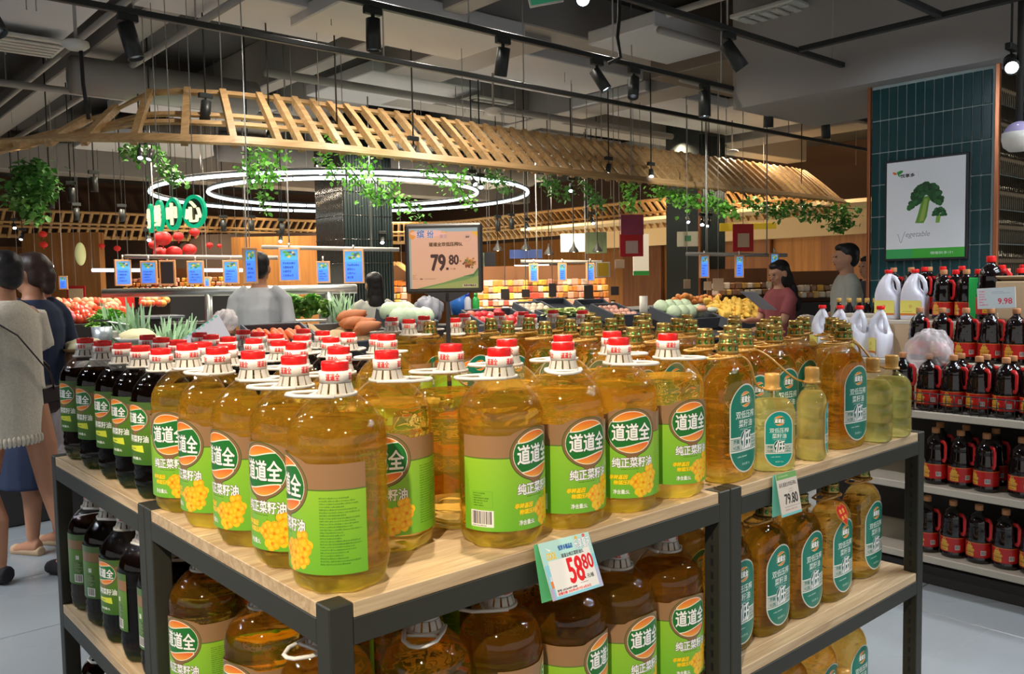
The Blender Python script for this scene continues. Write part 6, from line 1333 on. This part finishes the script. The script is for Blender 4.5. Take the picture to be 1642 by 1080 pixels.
# ---------------------------------------------------------------- back shops
k14 = 15
struct('trim_80', MB().box((0, 0, 0), (6.2, .3, 2.5)), mat('shop_dark', C(66, 52, 46), .6, var=.3, vs=2), loc=at(300, 440, 19.5)+Vector((0, 0, -.35)), rot=(0, 0, fac(-AWAY)+PI))
struct('trim_81', MB().box((0, 0, 0), (1.35, .2, 2.4)), M_wall, loc=at(105, 460, 15)-Vector((0, 0, .25)), rot=(0, 0, fac(-AWAY)+PI)); struct('trim_82', MB().box((0, 0, 0), (2.2, .2, 2.3)), M_wall, loc=at(470, 460, 16)-Vector((0, 0, .2)), rot=(0, 0, fac(-AWAY)+PI))
M_strip = mat('shelf_strip_light', (1, 1, 1), .4, emit=4, ecol=(.95, .97, 1))
for i, (x0, x1, y, d) in enumerate(((28, 85, 427, 13.9), (148, 190, 433, 14), (206, 236, 433, 14), (326, 357, 433, 14), (380, 394, 433, 14), (620, 644, 432, 12.4), (825, 848, 428, 12.3), (862, 880, 427, 12.3))):
    p, q = at(x0, y, d), at(x1, y, d); o = MB().tube([(0, 0, 0), q-p], .028, 8).build('strip_light', M_strip, None, p); MB().tube([(0, 0, 0), (0, 0, 4.1-p.z)], .004, 4).build('wire', M_duct, o); MB().tube([q-p, q-p+Vector((0, 0, 4.1-p.z))], .004, 4).build('wire', M_duct, o); tag(o, 'white strip light in the shops at the back, %s from the left' % ORD[i], 'strip light')
packs = [('yellow', (230, 180, 80)), ('orange', (226, 140, 70)), ('white', (232, 216, 196)), ('red', (206, 92, 76)), ('brown', (160, 110, 70)), ('pink', (226, 160, 140))]
PM = [(n, MB().box((0, 0, 0), (.085, .06, .085), ch=.012).mesh('food_pack', mat('pack_'+n, C(*c), .35, var=.25, vs=16, coat=.3))) for n, c in packs]
def rack(px, py, w, d, n, rows, lab, dz=.088, drop=0, wd=1.0, pal=None):
    P = at(px, py, d); t = thing('goods_rack', lab, 'rack', P, fac(-AWAY)+PI); k = d/FPX; W = w*k
    for r in range(rows+1): MB().box((0, .1*r, -dz*(rows-r)-.06 if False else (r-rows/2)*dz-.05), (W, .12, .008)).build('shelf', M_stand, t)
    MB().box((0, .12*rows+.1, -.3), (W, .05, dz*rows+.9)).build('back', mat('rack_back', C(130, 86, 54), .7), t); MB().box((0, .1, -rows/2*dz-.55), (W, .5, .9)).build('plinth', M_stand, t)
    Mx = Matrix.Rotation(fac(-AWAY)+PI, 3, 'Z')
    for r in range(rows):
        for c_ in range(n):
            i = min(g.randrange(8), 5) if g.random() < .5 else g.randrange(3); i = g.choice(pal) if pal else i; nm, me = PM[i]; item('food_pack', me, P+Mx @ Vector(((c_+.5)/n*W-W/2+g.uniform(-.01, .01), .1*r-.01, (r-rows/2)*dz-.05+.007+.045)), nm+' food pack on the '+lab.split(',')[0], 'food pack', nm+' packs on '+lab.split(',')[0], (0, 0, fac(-AWAY)+PI+g.uniform(-.6, .6)), (wd*g.uniform(.8, 1.2), 1, g.uniform(.8, 1.15)))
spot('goods_lamp_light', at(872, 400, 9.8)+Vector((0, 0, .8)), at(872, 470, 11.2), 160, (1, .80, .5), 80)  # spot added to brighten the rack, apart from the pendant lamps
rack(872, 469, 212, 11.2, 26, 5, 'wide goods rack under the pendant lamps, seen between the sign and far pillar')
rack(1192, 458, 98, 11.6, 10, 2, 'snack rack behind the right screens, brown base', pal=(2, 4, 2, 0)); rack(1308, 462, 112, 11.6, 11, 2, 'farther snack rack, between the two people at right', pal=(2, 4, 2, 0))
rack(292, 452, 190, 16.5, 22, 3, 'long dim goods rack, under the row of blue screens')
panel('blue_awning', 843, 407, 52, 14, 12.6, mat('awning_blue', C(60, 84, 150), .6), 'dark blue shop fascia above the packed goods', 'fascia'); panel('blackboard', 786, 427, 18, 46, 12.3, M_off, 'tall dark panel right of the price sign', 'board'); panel('dark_shelf', 870, 438, 66, 34, 13.2, mat('shop_dark', (0, 0, 0)), 'dark wall shelf lit by strip lights behind the small screens', 'shelf')
rack(633, 465, 34, 11.5, 4, 4, 'small lit fruit stall, between the long-haired person and the price sign')
mb = MB(); P = at(635, 425, 11.6); k = 11.6/FPX
t = thing('stall_roof', 'small wooden gabled stall roof left of the price sign', 'roof', P, fac(-AWAY)+PI)
for s in (-1, 1):
    for q in range(4): MB().box((s*12*k, .1*q, -4*k), (26*k, .05, .05), M=Matrix.Rotation(s*.62, 3, 'Y')).build('rafter', M_pine, t)
spot('stall_lamp_light', P+Vector((0, -.5, .2)), P+Vector((0, 0, -.6)), 25, (1, .7, .3), 90)
for i, (px, py, w, h) in enumerate(((810, 471, 14, 16), (843, 470, 13, 13), (886, 465, 12, 22), (944, 468, 15, 22), (986, 466, 13, 14), (1102, 455, 11, 15), (1135, 458, 12, 14), (1152, 456, 17, 20))):
    panel('price_placard', px, py, w, h, 9.9, mat('placard_dark', C(70, 60, 58), .6) if i < 5 else mat('kraft', (0, 0, 0)), ('dark hanging price placard before the packed goods, %s from the left' % ORD[i]) if i < 5 else 'tan paper price placard above the oranges, %s from the left' % ORD[i-5], 'placard')
# bare bulbs / far spots seen as points
M_pt = mat('bulb_glow', (1, 1, 1), .4, emit=12, ecol=(1, .95, .85))
for i, (px, py, d) in enumerate(((225, 245, 8), (243, 246, 8), (398, 262, 8.5), (432, 214, 7), (541, 228, 7.3), (663, 240, 7.6), (511, 271, 9), (916, 300, 10), (976, 269, 9.2), (1044, 277, 9.6), (770, 296, 9), (757, 290, 9), (845, 363, 12), (949, 353, 12), (1126, 356, 11), (1137, 356, 11), (1285, 325, 12), (36, 378, 13), (22, 362, 13), (238, 381, 11), (450, 383, 12), (613, 385, 11), (1102, 352, 12))):
    spotlight(at(px, py, d)+Vector((0, 0, .12)), toC(at(px, py, d))+Vector((g.uniform(-.5, .5), g.uniform(-.5, .5), -.9)), 'small black market spotlight with a bright lens, %s from the first' % ORD[i] if i < 20 else 'small far market spotlight, %s of the last three at right' % ORD[i-20], 1, .7, 'market_spotlight', 1.7)
for i, (px, py, d) in enumerate(((113, 290, 9), (150, 273, 9), (80, 300, 9), (195, 327, 11), (122, 325, 11), (358, 345, 12), (403, 345, 12), (452, 350, 12), (798, 345, 12), (820, 342, 12), (940, 325, 12))):
    spotlight(at(px, py, d), (0, 0, -1), 'small dark market spotlight hanging straight down, %s from the left' % ORD[i], 0, .9, 'market_spotlight', 1.9)
# ---------------------------------------------------------------- hanging vines
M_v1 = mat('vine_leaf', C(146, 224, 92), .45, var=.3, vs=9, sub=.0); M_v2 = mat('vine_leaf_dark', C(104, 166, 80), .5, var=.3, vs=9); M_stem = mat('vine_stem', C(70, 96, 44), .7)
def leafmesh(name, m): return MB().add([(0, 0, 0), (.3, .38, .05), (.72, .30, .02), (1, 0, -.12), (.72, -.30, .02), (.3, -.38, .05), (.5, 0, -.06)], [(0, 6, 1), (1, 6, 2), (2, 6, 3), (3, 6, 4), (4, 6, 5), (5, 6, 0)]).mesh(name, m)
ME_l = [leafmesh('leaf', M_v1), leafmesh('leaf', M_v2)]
def vine(lab, strands, d, n, dark, ls, single):
    kd = 1.75 if single else 3.6; ls = ls*.76
    P0 = at(*strands[0][0], d); t = thing('hanging_vine', lab, 'vine', P0); mb = MB(); st = MB(); k = d/FPX; q = random.Random(len(lab))
    tot = sum(len(s)-1 for s in strands)
    for s in strands:
        pts = [at(x, y, d+q.uniform(-.12, .12))-P0 for x, y in s]; st.tube(pts, .006, 5)
        for a, b in zip(pts, pts[1:]):
            for _ in range(int(n*kd)//tot):
                p = a+(b-a)*q.random()+Vector((q.gauss(0, .045), q.gauss(0, .06), q.gauss(0, .04))); az, el, sz = q.uniform(0, 6.3), q.uniform(-1.2, .1), ls*q.uniform(.7, 1.25)
                if single: obj('leaf', ME_l[dark], t, p, (q.uniform(-.5, .5), -el, az), sz)
                else:
                    M = Matrix.Rotation(az, 3, 'Z') @ Matrix.Rotation(-el, 3, 'Y') @ Matrix.Rotation(q.uniform(-.5, .5), 3, 'X')
                    mb.add([p+M @ (Vector(v.co)*sz) for v in ME_l[dark].vertices], [tuple(f.vertices) for f in ME_l[dark].polygons])
    st.build('stem', M_stem, t)
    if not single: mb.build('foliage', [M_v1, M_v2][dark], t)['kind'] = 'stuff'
vine('bright vine hanging from the canopy left of the ring lights', [[(400, 236), (395, 265), (405, 300)], [(425, 236), (428, 275), (422, 332)], [(445, 240), (440, 268), (432, 290)], [(412, 236), (415, 280), (428, 320)]], 6.75, 170, 0, .058, True)
vine('bright trailing vine crossing the ring lights in the middle', [[(515, 225), (520, 252), (540, 290)], [(540, 245), (570, 280), (600, 320)], [(575, 250), (600, 290), (640, 330)], [(610, 290), (650, 320), (680, 350)], [(560, 280), (590, 310), (625, 325)]], 7.1, 230, 0, .058, True)
vine('bright short vine over the right end of the ring lights', [[(690, 262), (700, 280), (715, 292)], [(740, 275), (738, 300), (745, 325)], [(700, 270), (735, 300), (765, 330)]], 7.8, 110, 0, .056, True)
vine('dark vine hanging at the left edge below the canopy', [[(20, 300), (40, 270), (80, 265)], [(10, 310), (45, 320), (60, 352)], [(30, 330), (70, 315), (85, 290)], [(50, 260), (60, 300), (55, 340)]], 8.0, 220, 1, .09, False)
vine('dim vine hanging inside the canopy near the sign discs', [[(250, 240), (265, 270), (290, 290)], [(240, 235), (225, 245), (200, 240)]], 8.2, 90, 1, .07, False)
vine('single green strand hanging in front of the dark printed banner', [[(1013, 295), (1011, 315), (1012, 340)]], 9.4, 40, 0, .06, False)
vine('bright leafy vine trailing along the canopy at right', [[(1050, 302), (1075, 315), (1110, 325)], [(1090, 308), (1120, 325), (1165, 335)], [(1130, 315), (1160, 330), (1180, 345)]], 10.2, 150, 0, .075, False)
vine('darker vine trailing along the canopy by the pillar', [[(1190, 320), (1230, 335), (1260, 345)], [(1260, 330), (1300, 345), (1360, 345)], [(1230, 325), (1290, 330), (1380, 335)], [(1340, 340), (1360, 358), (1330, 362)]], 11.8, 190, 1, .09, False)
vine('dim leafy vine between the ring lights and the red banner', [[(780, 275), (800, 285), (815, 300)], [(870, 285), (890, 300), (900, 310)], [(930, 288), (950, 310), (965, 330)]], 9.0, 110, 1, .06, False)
# loose cables of the tracks
for i, (pts, d) in enumerate(([(993, 25), (990, 60), (995, 92), (975, 102)], 5.2), ([(1547, 40), (1552, 78), (1560, 50)], 5.5), ([(1550, 35), (1565, 70), (1545, 85)], 5.6)) if False else enumerate((([(993, -60), (993, 25), (990, 60), (995, 92), (975, 102)], 5.2),)):
    P0 = at(*pts[0], d); o = MB().tube([at(x, y, d)-P0 for x, y in pts], .012, 6).build('cable', M_dark, None, P0); tag(o, 'black cable dropping to the middle light track above the pair of spotlights', 'cable')
# green exit sign cut by the top edge
P = at(876, -2, 4.6); t = thing('exit_sign', 'green and white hanging sign cut by the top edge of the picture', 'sign', P, fac(-AWAY)+PI+.15, rot=(0, R(-14), fac(-AWAY)+PI+.3)); MB().box((0, .008, .06), (.20, .016, .18), ch=.003).build('frame', M_white, t); MB().box((0, -.001, .062), (.185, .004, .165)).build('face', mat('exit_green', C(60, 150, 110), .4, emit=.2, ecol=C(60, 150, 110)), t); MB().tube([(0, .008, .15), (0, .008, .9)], .004, 4).build('wire', M_duct, t)

# lamps over the produce
for (px, py, Y, w) in ((245, 520, 5.0, 60), (480, 500, 6.4, 70), (110, 495, 7.6, 90), (800, 510, 4.05, 45), (640, 510, 4.2, 30), (1090, 500, 4.0, 50), (1180, 500, 4.1, 60), (450, 540, 3.98, 40)):
    p = ony(px, py, Y); spot('produce_lamp_light', p+Vector((-.5, -.8, 1.5)), p, w, (1, .92, .80), 60)
